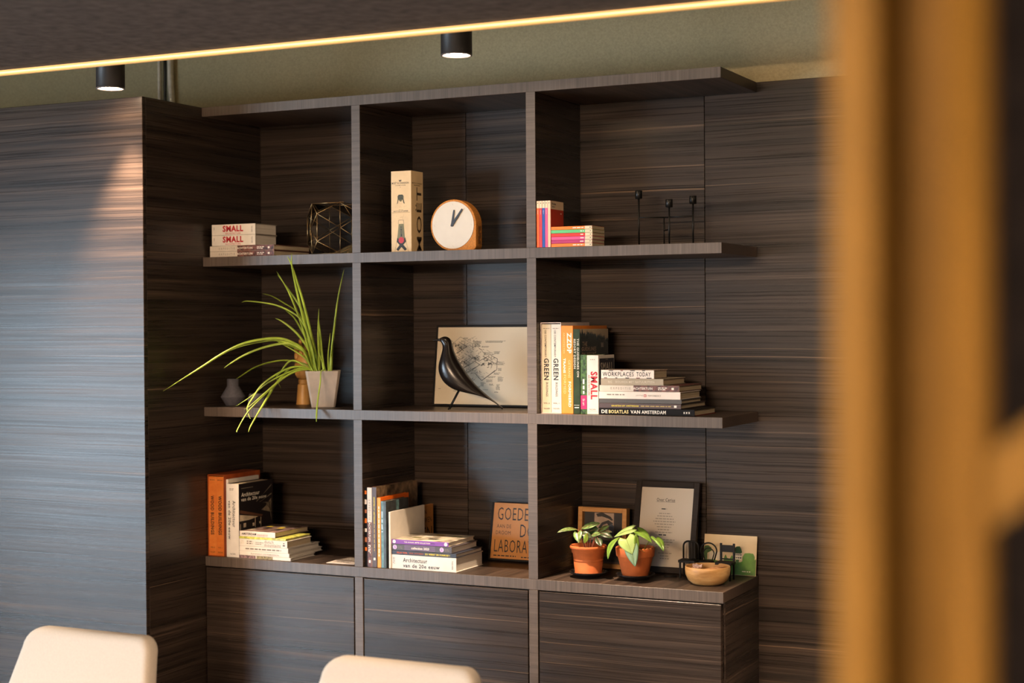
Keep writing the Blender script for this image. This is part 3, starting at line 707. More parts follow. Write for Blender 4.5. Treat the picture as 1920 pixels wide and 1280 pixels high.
# --- bottom row, middle compartment
G7 = 'standing books in the bottom middle compartment'
y0 = .012; x = .6960
CHECK = mat('orange_black_print', (.40, .16, .04), rough=.4, var=1.0, scale=45)
t = book_up('narrow book with orange and black patterned spine against the upright', .6962, .7066, y0, .21, z0, .286, BLACKC, BLACKC, group=G7, board=.0012)
for k in range(7): patch(t, (.7014, y0, z0+.268-.034*k), .0085, .013+.004*(k % 2), FRONT, (mat('flame_print', 'd8701e'), PALEP, mat('warm_print2', 'b06a48'))[k % 3])
expedition('standing book with half pale, half bark patterned spine in the bottom middle compartment', .7074, .7268, y0, .225, z0, z0+.286, G7, True)
CITY = mat('sepia_city_photo', (.16, .105, .06), rough=.3, var=.9, scale=38)
t = book_up('grey brown book with sepia city photo cover and yellow spine lettering', .7275, .7460, y0, .300, z0, .288, CITY, PLUM, group=G7)
text(t, 'GROETEN UIT AMSTERDAM', (.7368, y0, z0+.205), .096, .0055, DOWN, YELLOWINK, bold=.03); dashes(t, (.7368, y0, z0+.105), .10, 1, .004, .0035, DOWN, mat('ochre_ink', 'b59a5a'), 5, ragged=0); patch(t, (.7368, y0, z0+.030), .009, .008, DOWN, WHITEINK, 'publisher_mark')
ORB = paper('vivid_orange_cover', 'ea6a14', rough=.35)
t = book_up('thin vivid orange book in front of the sepia photo book', .7488, .7630, y0, .205, z0, .251, ORB, paper('amber_spine', 'ee9a32'), group=G7)
dashes(t, (.756, y0, z0+.130), .18, 1, .004, .004, DOWN, WHITEINK, 41, ragged=0)
TEAL = mat('teal_photo_print', (.10, .20, .21), rough=.35, var=.5, scale=50); CHAR = mat('charcoal_photo', (.045, .052, .055), rough=.35, var=.5, scale=40)
t = book_up('charcoal book with teal spine between the orange and the white book', .7642, .7850, y0, .165, z0, .239, CHAR, TEAL, group=G7)
patch(t, (.7800, y0, z0+.12), .0095, .236, FRONT, CHAR); patch(t, (.785, .095, z0+.2195), .02, .036, RIGHT, TEAL); dashes(t, (.7695, y0, z0+.165), .075, 1, .004, .006, DOWN, mat('blue_white_ink', 'a8c4d4'), 43, ragged=0)
BROWNC = paper('kraft_brown_cover', 'b97b3c', rough=.4)
t = book_up('brown book with black hand lettering tucked behind the white standing book', .7862, .7952, .085, .260, z0, .198, BROWNC, group=G7)
text(t, 'N', (.7952, .285, z0+.172), .016, .016, RIGHT, INK); text(t, 'WEN', (.7952, .303, z0+.142), .055, .020, RIGHT, INK); text(t, 'EN', (.7952, .298, z0+.092), .07, .046, RIGHT, INK)
t = book_up('large blank white book standing at the end of the bottom middle row', .7962, .8030, y0, .252, z0, .202, WHITEC, group=G7, pages=PAGES_X)
G8 = 'lying pile of books in the bottom middle compartment'
y0 = .018; zc = z0; xs = .8042
GLARE = paper('white_gloss_cover', 'd8d2ca', rough=.3)
t = book_flat('very thick white book with black lettering at the bottom of the bottom middle pile', xs, 1.0655, y0, .208, zc, zc+.0505, GLARE, pages=PAGES_W, group=G8)
text(t, 'Architectuur', (xs+.096, y0, zc+.033), .098, .0150, FRONT, INK, bold=.015); text(t, 'van de 20e eeuw', (xs+.121, y0, zc+.0135), .148, .0135, FRONT, INK, bold=.015)
text(t, 'TASCHEN', (xs+.246, y0, zc+.025), .030, .0055, DOWN, INK); dashes(t, (xs+.012, y0, zc+.025), .032, 2, .005, .002, DOWN, GREYINK, 5)
zc += .0509
NAVY2 = paper('dark_navy_cover', '2a2d38'); 
t = book_flat('thin navy book with orange and yellow lettering in the bottom middle pile', xs, 1.0660, y0, .202, zc, zc+.0148, NAVY2, pages=PAGES_W, group=G8)
text(t, 'OLAV MOL', (xs+.043, y0, zc+.0072), .044, .0060, FRONT, mat('orange_ink', 'd8602a'), bold=.03); text(t, 'ERIK HOUBEN', (xs+.101, y0, zc+.0072), .058, .0060, FRONT, mat('rust_ink', '9a4a2a'), bold=.03); text(t, 'ZO WERKT DE FORMULE 1', (xs+.186, y0, zc+.0072), .100, .0062, FRONT, YELLOWINK, bold=.03)
zc += .0152
GREYV = paper('grey_violet_cover', '4a4448'); VIOL = paper('violet_cover', '7a3f9c'); VIOLD = mat('violet_lines', '8a6aa0')
t = book_flat('dark grey book with fine violet spine lines in the bottom middle pile', xs-.001, 1.0480, y0, .198, zc, zc+.0222, GREYV, pages=PAGES_W, group=G8)
bb = B()
for k in range(7): patch(None, (xs+.115, y0, zc+.003+.0028*k), .125, .0007, FRONT, None, b=bb)
bb.obj('printed_lines', VIOLD, t)
def disc(parent, c, r, m_, name): 
    b = B(); n = 20; b.add([(c[0]+r*cos(2*pi*k/n), c[1]-.0004, c[2]+r*sin(2*pi*k/n)) for k in range(n)], [tuple(range(n))]); return b.obj(name, m_, parent)
text(t, 'collection 2023', (xs+.117, y0, zc+.0105), .072, .0085, FRONT, WHITEINK, bold=.03, lift=.0006)
LIL = mat('lilac_ink', 'cdb4dc')
for xx in (.014, .204): disc(t, (xs+xx, y0, zc+.011), .0082, LIL, 'round_mark'); text(t, 'S', (xs+xx, y0, zc+.011), .006, .010, FRONT, VIOL, lift=.0007); dashes(t, (xs+xx+.022, y0, zc+.013), .018, 2, .005, .0022, FRONT, GREYINK, 4)
zc += .0226
t = book_flat('violet spined book with photo cover, topmost of the bottom middle pile', xs, 1.0350, y0, .200, zc, zc+.0160, mat('furniture_photo', (.50, .44, .34), rough=.3, var=.7, scale=28), VIOL, pages=PAGES_W, group=G8)
text(t, 'THE ANNUAL MIPTE COLLECTION', (xs+.104, y0, zc+.008), .105, .0045, FRONT, WHITEINK, bold=.02); text(t, '2022', (xs+.168, y0, zc+.008), .016, .0045, FRONT, INK)
for xx in (.011, .220): disc(t, (xs+xx, y0, zc+.008), .0064, WHITEINK, 'round_mark')
for k in range(7): patch(t, (xs+.04+.025*k, y0+.03+.14*((k*43) % 10)/10, zc+.0157), .035, .022, TOP, (PALEW, mat('olive_print', '6a6a3a'), WHITEINK, mat('gold_print', 'b08a3a'), INK)[k % 5], lift=.0003+.0001*k)

# ------------------------------------------------------------------ champagne box
BOXC = paper('champagne_card', 'd9bd92', rough=.5); OLIVE = mat('olive_foil_print', '6a6230', rough=.35); 
x0, x1, y0, y1, zb, zt = .788, .871, .06, .147, S1+.0005, 2.257
t = thing('gift_box', 'tall cream champagne gift box with dark lettering left of the round clock', 'box', ((x0+x1)/2, (y0+y1)/2, zb))
B().bbox((x0, y0, zb), (x1, y1, zt), .0008).obj('carton', BOXC, t)
def mx_(px): return x0+(px-105)/7.53/460
def mz_(py): return 2.256-(py-72)/7.53/531
text(t, 'MOËT & CHANDON', (mx_(240), y0, mz_(238)), .0690, .0085, FRONT, INK, bold=.01)
text(t, 'CHAMPAGNE', (mx_(240), y0, mz_(274)), .0430, .0032, FRONT, INK)
patch(t, (mx_(238), y0, mz_(300)), .002, .002, FRONT, INK, 'printed_mark')
b = B(); cx, cz = mx_(237), mz_(205)
b.prism([(cx-.0045, cz-.003), (cx+.0045, cz-.003), (cx+.0055, cz+.003), (cx+.002, cz), (cx, cz+.0045), (cx-.002, cz), (cx-.0055, cz+.003)], y0-.0005, y0-.0001); b.obj('crown_print', INK, t)
cx = mx_(242); b = B()
b.prism([(cx-.014, mz_(520)), (cx-.0165, mz_(540)), (cx-.012, mz_(530)), (cx-.0085, mz_(480)), (cx+.0085, mz_(480)), (cx+.012, mz_(530)), (cx+.0175, mz_(540)), (cx+.015, mz_(515)), (cx+.012, mz_(470)), (cx+.0125, mz_(430)), (cx+.008, mz_(407)), (cx-.008, mz_(407)), (cx-.0125, mz_(430)), (cx-.012, mz_(470))], y0-.0005, y0-.0001); b.obj('stopper_print', mat('stopper_print', '3a3a26', var=.4, scale=150), t)
disc(t, (cx, y0, mz_(480)), .0065, mat('stopper_print2', '55502c'), 'stopper_print')
b = B(); rnd = random.Random(4)
for k in range(46):
    patch(None, (mx_(242+rnd.gauss(0, 52)), y0, mz_(rnd.choice((rnd.uniform(500, 620), rnd.uniform(680, 765))))), .0011, .0011, FRONT, None, b=b)
b.obj('bubble_print', mat('brown_ink', '8a6a3c'), t)
text(t, 'BOTTLE STOPPER', (mx_(246), y0, mz_(645)), .0600, .0046, FRONT, INK, bold=.03); text(t, 'SET OF', (mx_(246), y0, mz_(625)), .018, .003, FRONT, INK); patch(t, (mx_(246), y0, mz_(664)), .073, .0012, FRONT, mat('brown_ink', ''), 'rule')
b = B()
def stroke(b, pts, w_, yv):
    for (xa, za), (xb, zb_) in zip(pts, pts[1:]):
        d = Vector((xb-xa, 0, zb_-za)); L_ = d.length
        if L_ < 1e-6: continue
        n = Vector((-d.z, 0, d.x))/L_*w_/2
        a_ = Vector((xa, yv, za)); c_ = Vector((xb, yv, zb_))
        b.add([a_-n, c_-n, c_+n, a_+n], [(0,1,2,3)])
stroke(b, [(mx_(207), mz_(825)), (mx_(213), mz_(772)), (mx_(280), mz_(772)), (mx_(285), mz_(825))], .0011, y0-.0003)
stroke(b, [(mx_(190), mz_(1040)), (mx_(155), mz_(1225))], .0008, y0-.0003); stroke(b, [(mx_(305), mz_(1040)), (mx_(350), mz_(1225))], .0008, y0-.0003)
b.obj('bottle_outline', INK, t)
B().prism([(mx_(212), mz_(826)), (mx_(284), mz_(826)), (mx_(300), mz_(1045)), (mx_(190), mz_(1045))], y0-.0005, y0-.0001).obj('foil_print', OLIVE, t)
text(t, 'MOËT', (mx_(247), y0, mz_(930)), .0375, .0085, (Z, -X), INK, bold=.02, lift=.0008)
b = B(); b.prism([(mx_(192), mz_(1020)), (mx_(182), mz_(1080)), (mx_(300), mz_(1212)), (mx_(327), mz_(1190))], y0-.0009, y0-.0006); b.prism([(mx_(305), mz_(1020)), (mx_(315), mz_(1080)), (mx_(205), mz_(1212)), (mx_(178), mz_(1190))], y0-.0012, y0-.0010); b.obj('ribbon_print', mat('ribbon_black', (.012, .014, .012)), t)
b = B(); n = 24; c_ = (mx_(250), mz_(1060)); b.add([(c_[0]+.0112*cos(2*pi*k/n), y0-.0015, c_[1]+.0112*sin(2*pi*k/n)) for k in range(n)], [tuple(range(n))]); b.obj('seal_print', RED, t)
text(t, 'MOËT', (x1, y0+.052, zb+.1185), .232, .043, (Z, -Y), mat('dark_taupe_ink', '3a2c20'), lift=.0005)
text(t, 'MOËT & CHANDON', (x1, y0+.043, mz_(240)), .070, .0075, RIGHT, mat('taupe_ink', '7a6448')); patch(t, (x1, y0+.043, mz_(272)), .045, .0025, RIGHT, mat('taupe_ink', ''))

# ------------------------------------------------------------------ round clock
CORK = mat('cork_body', 'b8762c', rough=.7, var=.3, scale=220, bump=.3)
cx, cz, R, y0, y1 = 1.040, S1+.0910, .0905, .060, .106
t = thing('table_clock', 'round white faced clock in a cork body with dark hands', 'clock', (cx, .083, S1+.0005))
out = [(cx+R*cos(a), cz+R*sin(a)) for a in [pi*k/40 for k in range(0, 61)]]
rc = .018
out += [(cx+R-rc+rc*cos(a), cz-R+rc+rc*sin(a)) for a in [-pi/2+pi/2*k/6 for k in range(7)]]
bm = bmesh.new(); vs = [bm.verts.new((x, y0, z)) for x, z in out]; f = bm.faces.new(vs)
ex = bmesh.ops.extrude_face_region(bm, geom=[f])
for v in ex['geom']:
    if isinstance(v, bmesh.types.BMVert): v.co.y = y1
bmesh.ops.recalc_face_normals(bm, faces=bm.faces[:])
bmesh.ops.bevel(bm, geom=[e for e in bm.edges if abs(e.verts[0].co.y-e.verts[1].co.y) < 1e-6], offset=.0015, segments=1, affect='EDGES')
B().from_bm(bm).obj('body', CORK, t)
CLOCKW = mat('clock_face_white', 'cfc8bd', rough=.5, var=.02)
def ydisc(b, c, r, ya, yb, n=56):
    b.prism([(c[0]+r*cos(2*pi*k/n), c[1]+r*sin(2*pi*k/n)) for k in range(n)], ya, yb); return b
face = ydisc(B(), (cx, cz), .0832, y0-.0022, y0-.0001).obj('face', CLOCKW, t)
TICK = mat('pale_tick', 'a39c92')
for a in (0, 90, 180, 270):
    px, pz = cx+.0735*cos(radians(a)), cz+.0735*sin(radians(a))
    b = B(); stroke(b, [(px-.0015, pz+.003), (px, pz-.002), (px+.003, pz-.002)], .0007, y0-.0024); b.obj('tick', TICK, face)
HAND = mat('clock_hand_navy', (.014, .014, .022), rough=.4)
def hand(dx, dz, ya, name):
    b = B(); d = Vector((dx, dz)); L_ = d.length; u_ = d/L_; n = Vector((-u_.y, u_.x)); c0 = Vector((cx-.002, cz-.001))
    o = [c0+n*(.0046*cos(a))-u_*(.0046*sin(a)) for a in [pi*k/8 for k in range(9)]]
    o += [c0+u_*L_-n*(.0030*cos(a))+u_*(.0030*sin(a)) for a in [pi*k/8 for k in range(9)]]
    b.prism([tuple(p_) for p_ in o], ya-.0012, ya); return b.obj(name, HAND, t)
hand(.0085, .0515, y0-.0045, 'hour_hand'); hand(.0405, .0545, y0-.0062, 'minute_hand')
ydisc(B(), (cx-.002, cz-.001), .0042, y0-.0044, y0-.0023, 16).obj('hub', HAND, t)
dashes(t, (cx+R, y0+.022, cz-.036), .064, 2, .010, .0075, (Z, -Y), mat('burnt_print', '6a4018'), 12, name='side_print', ragged=0)

# ------------------------------------------------------------------ geometric glass lantern
gm2, nt, p = new_mat('lantern_glass')
tr = node(nt, 'ShaderNodeBsdfTransparent'); tr.inputs[0].default_value = (.80, .80, .78, 1); gl = node(nt, 'ShaderNodeBsdfGlossy'); gl.inputs['Roughness'].default_value = .03
fr_ = node(nt, 'ShaderNodeFresnel'); fr_.inputs[0].default_value = 1.5
mxs = node(nt, 'ShaderNodeMixShader'); nt.links.new(fr_.outputs[0], mxs.inputs[0])
nt.links.new(tr.outputs[0], mxs.inputs[1]); nt.links.new(gl.outputs[0], mxs.inputs[2])
nt.links.new(mxs.outputs[0], nt.nodes['Material Output'].inputs['Surface']); nt.nodes.remove(p)
BRASS = mat('aged_brass', (.34, .22, .10), rough=.3, metal=.9, var=.2, scale=60)
t = thing('glass_lantern', 'faceted glass and brass lantern on the top left shelf', 'lantern', (.524, .100, S1+.0005), None, radians(45))
a, h, e2 = .0845, .190, .050
tops, bots, cens, cu, cl = [], [], [], [], []
for k in range(4):
    an = -pi/2+k*pi/2
    n_ = Vector((cos(an), sin(an), 0))
    tops.append(n_*a+Z*(h-.003)); bots.append(n_*a+Z*.003); cens.append(n_*(a+.006)+Z*(h/2))
    an2 = an+pi/4; c_ = Vector((cos(an2), sin(an2), 0))*a*math.sqrt(2)
    cu.append(c_+Z*(h/2+e2)); cl.append(c_+Z*(h/2-e2))
tris = []
for k in range(4):
    j = (k-1) % 4
    ring = [tops[k], cu[j], cl[j], bots[k], cl[k], cu[k]]
    for i in range(6): tris.append((cens[k], ring[i], ring[(i+1) % 6]))
    tris.append((tops[k], cu[k], tops[(k+1) % 4])); tris.append((bots[k], bots[(k+1) % 4], cl[k]))
for tr_ in tris:
    c_ = (tr_[0]+tr_[1]+tr_[2])/3
    B().add([c_+(q_-c_)*.97 for q_ in tr_], [(0,1,2)]).obj('pane', gm2, t, local=True)
edges = set()
def key(v): return tuple(round(x_, 5) for x_ in v)
for tr_ in tris:
    for i in range(3):
        edges.add(tuple(sorted((key(tr_[i]), key(tr_[(i+1) % 3])))))
for k in range(4): edges.add(tuple(sorted((key(bots[k]), key(bots[(k+1) % 4]))))); edges.add(tuple(sorted((key(tops[k]), key(tops[(k+1) % 4])))))
b = B()
for q1, q2 in sorted(edges): b.tube([q1, q2], .0014, 6)
b.obj('brass_frame', BRASS, t, local=True)
b = B(); b.tube([(.02, 0, h), (.02, 0, h+.006), (.034, 0, h+.006), (.034, 0, h)], .0015, 6); b.obj('latch', BRASS, t, local=True)

# ------------------------------------------------------------------ black candle holder
BLK = mat('black_metal', (.018, .017, .016), rough=.35, metal=.7)
t = thing('candle_holder', 'thin black metal candle holder with three cups on the top right shelf', 'candle holder', (1.79, .2, S1+.0005))
st = [((1.687, .200), 2.160), ((1.818, .145), 2.122), ((1.876, .220), 2.136)]
for (x, y), zt in st:
    B().tube([(x, y, S1+.001), (x, y, zt-.026)], .0030, 8).obj('stem', BLK, t)
    B().lathe([(.0085, zt-.0275), (.0122, zt-.0262), (.0125, zt-.0005), (.0118, zt), (.0102, zt), (.0100, zt-.020)], (x, y, 0), 24).obj('cup', BLK, t)
B().tube([(1.687, .2, 2.068), (1.766, .235, 2.068)], .0026, 8).tube([(1.766, .235, 2.068), (1.876, .22, 2.068)], .0026, 8).obj('crossbar', BLK, t)
B().tube([(1.766, .235, S1+.001), (1.766, .235, 2.068)], .0026, 8).obj('rear_leg', BLK, t)
B().tube([(1.766, .235, 2.022), (1.818, .145, 2.022)], .0026, 8).obj('crossbar', BLK, t)

# ------------------------------------------------------------------ vase, tea light, pot with chives, wooden hand
SLATE = mat('slate_ceramic', (.085, .082, .10), rough=.7, var=.15, scale=120, bump=.2)
t = thing('vase', 'small slate blue bottle vase at the left end of the middle shelf', 'vase', (.058, .105, S2+.0005))
B().lathe([(.026, 0), (.0275, .002), (.0462, .0325), (.0465, .0345), (.0455, .037), (.0238, .0735), (.0230, .076), (.0226, .102), (.0205, .1025), (.0195, .098), (.0195, .076)], (.058, .105, S2+.0005), 48).obj('body', SLATE, t)
t = thing('tealight_holder', 'small faceted dark tea light holder beside the slate vase', 'candle holder', (.177, .095, S2+.0005))
b = B(); lev = []
for zv, r, off in ((0, .036, 0), (.026, .0372, .5), (.048, .031, 0)):
    lev.append([(.177+r*cos(2*pi*(k+off)/6+.3), .095+r*sin(2*pi*(k+off)/6+.3), S2+.0005+zv) for k in range(6)])
vs = lev[0]+lev[1]+lev[2]; fs = [tuple(reversed(range(6)))]
for k in range(6):
    k2 = (k+1) % 6
    fs += [(k, k2, 6+k), (k2, 6+k2, 6+k), (6+k, 6+k2, 12+k2), (6+k, 12+k2, 12+k)]
inner = [(.177+.026*cos(2*pi*k/6+.3), .095+.026*sin(2*pi*k/6+.3), S2+.0485) for k in range(6)]; inn2 = [(x, y, S2+.03) for x, y, z in inner]
vs += inner+inn2
for k in range(6):
    k2 = (k+1) % 6; fs += [(12+k, 12+k2, 18+k2, 18+k), (18+k, 18+k2, 24+k2, 24+k)]
fs.append(tuple(24+k for k in range(6)))
b.add(vs, fs); b.obj('body', SLATE, t)

POTW = mat('pale_stone_pot', 'b8aa9c', rough=.7, var=.12, scale=25, bump=.15)
SOIL = mat('potting_soil', (.028, .018, .011), rough=.95, var=.6, scale=300, bump=.8)
pc = (.434, .155)
t = thing('chive_plant', 'long bladed green chive plant in a pale tapered stone pot', 'potted plant', (pc[0], pc[1], S2+.0005))
def square_ring(hw, zv, ch=.07, ang=radians(31)):
    o = []
    for k in range(4):
        for s_ in (-1, 1):
            x_, y_ = hw, hw*s_*(1-ch*2)
            q_ = k*pi/2
            xx, yy = x_*cos(q_)-y_*sin(q_), x_*sin(q_)+y_*cos(q_)
            o.append((pc[0]+xx*cos(ang)-yy*sin(ang), pc[1]+xx*sin(ang)+yy*cos(ang), S2+.0005+zv))
    return o
rings = [square_ring(h_, z_) for h_, z_ in ((.0430, 0), (.0440, .0015), (.0652, .1345), (.0648, .1355), (.0600, .1355), (.0585, .122))]
vs = [v for r_ in rings for v in r_]; fs = [tuple(reversed(range(8))), tuple(40+k for k in range(8))]
for j in range(5):
    for k in range(8): fs.append((j*8+k, j*8+(k+1) % 8, (j+1)*8+(k+1) % 8, (j+1)*8+k))
B().add(vs, fs).obj('pot', POTW, t)
b = B(); b.lathe([(.0565, .1235), (.045, .1265), (.02, .128), (.001, .1285)], (pc[0], pc[1], S2+.0005), 20); b.obj('soil', SOIL, t)
BLADE = mat('chive_green', (.34, .46, .05), rough=.4, var=.35, scale=14)
nt = BLADE.node_tree; pp = nt.nodes['Principled BSDF']; pp.inputs['Subsurface Weight'].default_value = .15; pp.inputs['Subsurface Radius'].default_value = (.004, .008, .002)
LEAVES = [[(0.377,0.163,1.547),(0.372,0.122,1.608),(0.351,0.095,1.636),(0.311,0.058,1.657),(0.257,0.014,1.655),(0.2,-0.035,1.638),(0.146,-0.089,1.601),(0.096,-0.146,1.554),(0.05,-0.198,1.512),(0.005,-0.25,1.47)],
[(0.389,0.139,1.548),(0.373,0.115,1.608),(0.331,0.095,1.636),(0.28,0.075,1.65),(0.228,0.055,1.645),(0.155,0.027,1.629),(0.091,0,1.602)],
[(0.377,0.163,1.547),(0.372,0.132,1.603),(0.345,0.105,1.636),(0.299,0.075,1.638),(0.241,0.037,1.623),(0.188,-0.001,1.597),(0.146,-0.035,1.565),(0.13,-0.05,1.549)],
[(0.37,0.163,1.547),(0.322,0.167,1.566),(0.246,0.172,1.573),(0.169,0.177,1.563),(0.098,0.182,1.542),(0.04,0.187,1.513),(-0,0.19,1.493)],
[(0.387,0.147,1.539),(0.364,0.123,1.551),(0.333,0.092,1.549),(0.296,0.05,1.525),(0.263,0.002,1.486),(0.251,-0.036,1.444),(0.246,-0.067,1.408),(0.263,-0.086,1.382),(0.282,-0.1,1.366)],
[(0.387,0.147,1.539),(0.353,0.12,1.545),(0.319,0.092,1.53),(0.287,0.063,1.511),(0.256,0.032,1.485),(0.219,-0.01,1.442),(0.182,-0.05,1.408)],
[(0.386,0.139,1.54),(0.356,0.105,1.538),(0.332,0.073,1.522),(0.308,0.032,1.493),(0.281,-0.023,1.449),(0.26,-0.068,1.413),(0.247,-0.09,1.399)],
[(0.386,0.139,1.54),(0.352,0.101,1.535),(0.322,0.059,1.511),(0.297,0.01,1.472),(0.271,-0.047,1.423),(0.257,-0.092,1.382),(0.254,-0.142,1.329),(0.258,-0.15,1.32)],
[(0.345,0.171,1.541),(0.313,0.122,1.548),(0.305,0.094,1.527),(0.294,0.042,1.485),(0.293,-0.004,1.443),(0.293,-0.061,1.392),(0.296,-0.12,1.34),(0.301,-0.14,1.321)],
[(0.482,0.09,1.538),(0.472,0.08,1.534),(0.486,0.053,1.497),(0.501,0.015,1.445),(0.515,-0.016,1.404),(0.534,-0.05,1.359)],
[(0.385,0.171,1.541),(0.397,0.124,1.636),(0.401,0.07,1.739),(0.407,0.023,1.83),(0.418,-0.025,1.92),(0.434,-0.05,1.967)],
[(0.394,0.171,1.541),(0.409,0.12,1.647),(0.416,0.072,1.744),(0.418,0.025,1.835),(0.415,-0.022,1.925),(0.408,-0.04,1.958)],
[(0.389,0.155,1.542),(0.385,0.122,1.636),(0.375,0.089,1.728),(0.358,0.058,1.81),(0.343,0.042,1.853),(0.32,0.02,1.906)],
[(0.406,0.163,1.542),(0.403,0.129,1.657),(0.384,0.101,1.75),(0.347,0.075,1.826),(0.303,0.05,1.895)],
[(0.412,0.139,1.542),(0.406,0.11,1.647),(0.383,0.087,1.723),(0.347,0.073,1.756),(0.294,0.056,1.781),(0.239,0.041,1.792),(0.184,0.026,1.798),(0.163,0.02,1.794)],
[(0.414,0.155,1.542),(0.382,0.166,1.635),(0.345,0.175,1.701),(0.301,0.182,1.757),(0.229,0.19,1.796),(0.172,0.196,1.821),(0.13,0.2,1.829)],
[(0.385,0.171,1.541),(0.377,0.144,1.613),(0.352,0.123,1.663),(0.325,0.106,1.696),(0.291,0.089,1.724),(0.271,0.08,1.733)],
[(0.412,0.139,1.542),(0.382,0.157,1.613),(0.331,0.174,1.679),(0.282,0.19,1.735),(0.237,0.2,1.763)],
[(0.412,0.163,1.536),(0.418,0.151,1.602),(0.424,0.137,1.679),(0.439,0.12,1.769)],
[(0.447,0.139,1.537),(0.429,0.153,1.602),(0.412,0.169,1.679),(0.398,0.18,1.734)],
[(0.451,0.163,1.534),(0.446,0.17,1.591),(0.449,0.176,1.646),(0.45,0.18,1.677)],
[(0.474,0.147,1.534),(0.476,0.15,1.613),(0.485,0.152,1.69),(0.5,0.156,1.804),(0.525,0.16,1.913)],
[(0.463,0.155,1.534),(0.471,0.148,1.581),(0.487,0.138,1.646),(0.497,0.13,1.7)],
[(0.392,0.139,1.542),(0.35,0.164,1.602),(0.302,0.179,1.618),(0.237,0.197,1.635),(0.179,0.214,1.651),(0.157,0.22,1.66)],
[(0.4,0.147,1.539),(0.405,0.13,1.603),(0.398,0.113,1.668),(0.384,0.1,1.712)],
[(0.404,0.171,1.539),(0.385,0.181,1.602),(0.36,0.191,1.662),(0.335,0.2,1.718)],
[(0.443,0.155,1.537),(0.436,0.144,1.57),(0.428,0.13,1.614)],
[(0.382,0.155,1.541),(0.366,0.141,1.58),(0.33,0.126,1.608),(0.263,0.1,1.647)],
[(0.379,0.139,1.541),(0.333,0.122,1.572),(0.305,0.114,1.567),(0.281,0.1,1.532),(0.267,0.092,1.51),(0.293,0.08,1.472)]]
def smoothline(P, n=5):
    P = [Vector(p_) for p_ in P]; out = []
    for i in range(len(P)-1):
        p0_, p1_, p2_, p3_ = P[max(i-1, 0)], P[i], P[i+1], P[min(i+2, len(P)-1)]
        for k in range(n):
            s = k/n
            out.append(.5*((2*p1_)+(p2_-p0_)*s+(2*p0_-5*p1_+4*p2_-p3_)*s*s+(3*p1_-p0_-3*p2_+p3_)*s**3))
    out.append(P[-1]); return out
for i, L_ in enumerate(LEAVES):
    base = Vector(L_[0]); 
    start = Vector((pc[0]+(base.x-pc[0])*.8, pc[1]+(base.y-pc[1])*.5, S2+.127))
    pts = smoothline(([start] if i != 9 else [start+Vector((0, 0, .004)), Vector((base.x, base.y, S2+.142))])+[Vector(q_) for q_ in (L_ if i != 9 else L_[1:])])
    n = len(pts); rmax = .0050 if i != 9 else .0055
    rad = [rmax*(.72+.28*sin(pi*min(1, k/(n-1)*1.3)))*(1 if k/(n-1) < .7 else max(.12, 1-((k/(n-1)-.7)/.3)**1.6*.88)) for k in range(n)]
    if i == 9: rad = [.0028+.0028*(k/(n-1)) if k < n-2 else .0025 for k in range(n)]
    B().tube(pts, rad, 8, flat=.6).obj('leaf', BLADE, t)

hc = (.266, .275); hz = S2+.0005
t = thing('wooden_hand', 'jointed beech mannequin hand standing behind the stone pot', 'figurine', (hc[0], hc[1], hz))
B().lathe([(.0275, 0), (.0278, .002), (.0225, .075), (.0215, .078), (.0190, .0785)], (*hc, hz), 32).obj('base', BEECH, t)
B().lathe([(.0185, .079), (.0195, .083), (.0195, .094), (.0180, .097)], (*hc, hz), 28).obj('wrist', BEECH, t)
b = B(); prof = [(.012, .0975), (.024, .103), (.031, .115), (.034, .132), (.034, .150), (.031, .168), (.026, .180), (.020, .186)]
b.lathe(prof, (0, 0, 0), 28)
b.v = [(hc[0]-.004+x*1.02, hc[1]+y*.55, hz+z) for x, y, z in b.v]
palm = b.obj('palm', BEECH, t)
def finger(x, y, z, dx, dy, lens, r):
    p_ = Vector((x, y, z)); d = Vector((dx, dy, 1)).normalized()
    f_ = None
    for k, l_ in enumerate(lens):
        e_ = p_+d*l_
        b = B(); b.tube([p_, p_+d*.003, p_+d*(l_*.5), e_-d*.003, e_], [r*.6, r, r*1.02, r*.95, r*.55], 12)
        f_ = b.obj('finger' if k == 0 else 'finger_joint', BEECH, t if k == 0 else f0)
        if k == 0: f0 = f_
        p_ = e_+d*.0006; r *= .9; d = (d+Vector((0, -.10, 0))).normalized()
for x, dx, ls in ((-.028, -.06, (.026, .021, .016)), (-.010, .03, (.030, .024, .018)), (.008, .10, (.029, .023, .018)), (.024, .25, (.024, .018, .014))):
    finger(hc[0]+x, hc[1]-.002, hz+.181-abs(x+.003)*.35, dx, 0, ls, .0088)
finger(hc[0]+.030, hc[1]-.014, hz+.135, .55, -.15, (.028, .022), .0092)

# ------------------------------------------------------------------ black bird
BIRD = mat('black_lacquered_wood', (.010, .007, .006), rough=.26, var=.2, scale=20)
stn = [(278,399,278,408,.0035),(320,389,322,413,.0065),(352,386,356,417,.008),(362,379,366,428,.014),(390,368,374,442,.019),(425,370,379,458,.021),(455,390,381,475,.022),(472,425,379,500,.024),(484,470,369,540,.028),(500,525,355,590,.033),(525,580,342,640,.038),(560,638,337,690,.041),(602,700,345,740,.0425),(650,768,370,797,.042),(700,828,415,850,.039),(760,890,500,903,.034),(815,938,620,934,.028),(870,984,740,957,.022),(915,1018,830,985,.017),(955,1050,900,1022,.012),(985,1075,950,1058,.008),(1003,1093,990,1100,.004)]
t = thing('bird_figurine', 'black lacquered wooden bird standing before the framed sketch', 'figurine', (.987, .118, S2+.0005), None, radians(14))
def bm_(px, py): return Vector(((px-440)/5.333/530, 0, max(.0012, (1106-py)/5.333/528)))
vs = []; fs = []; n = 24
stn2 = []
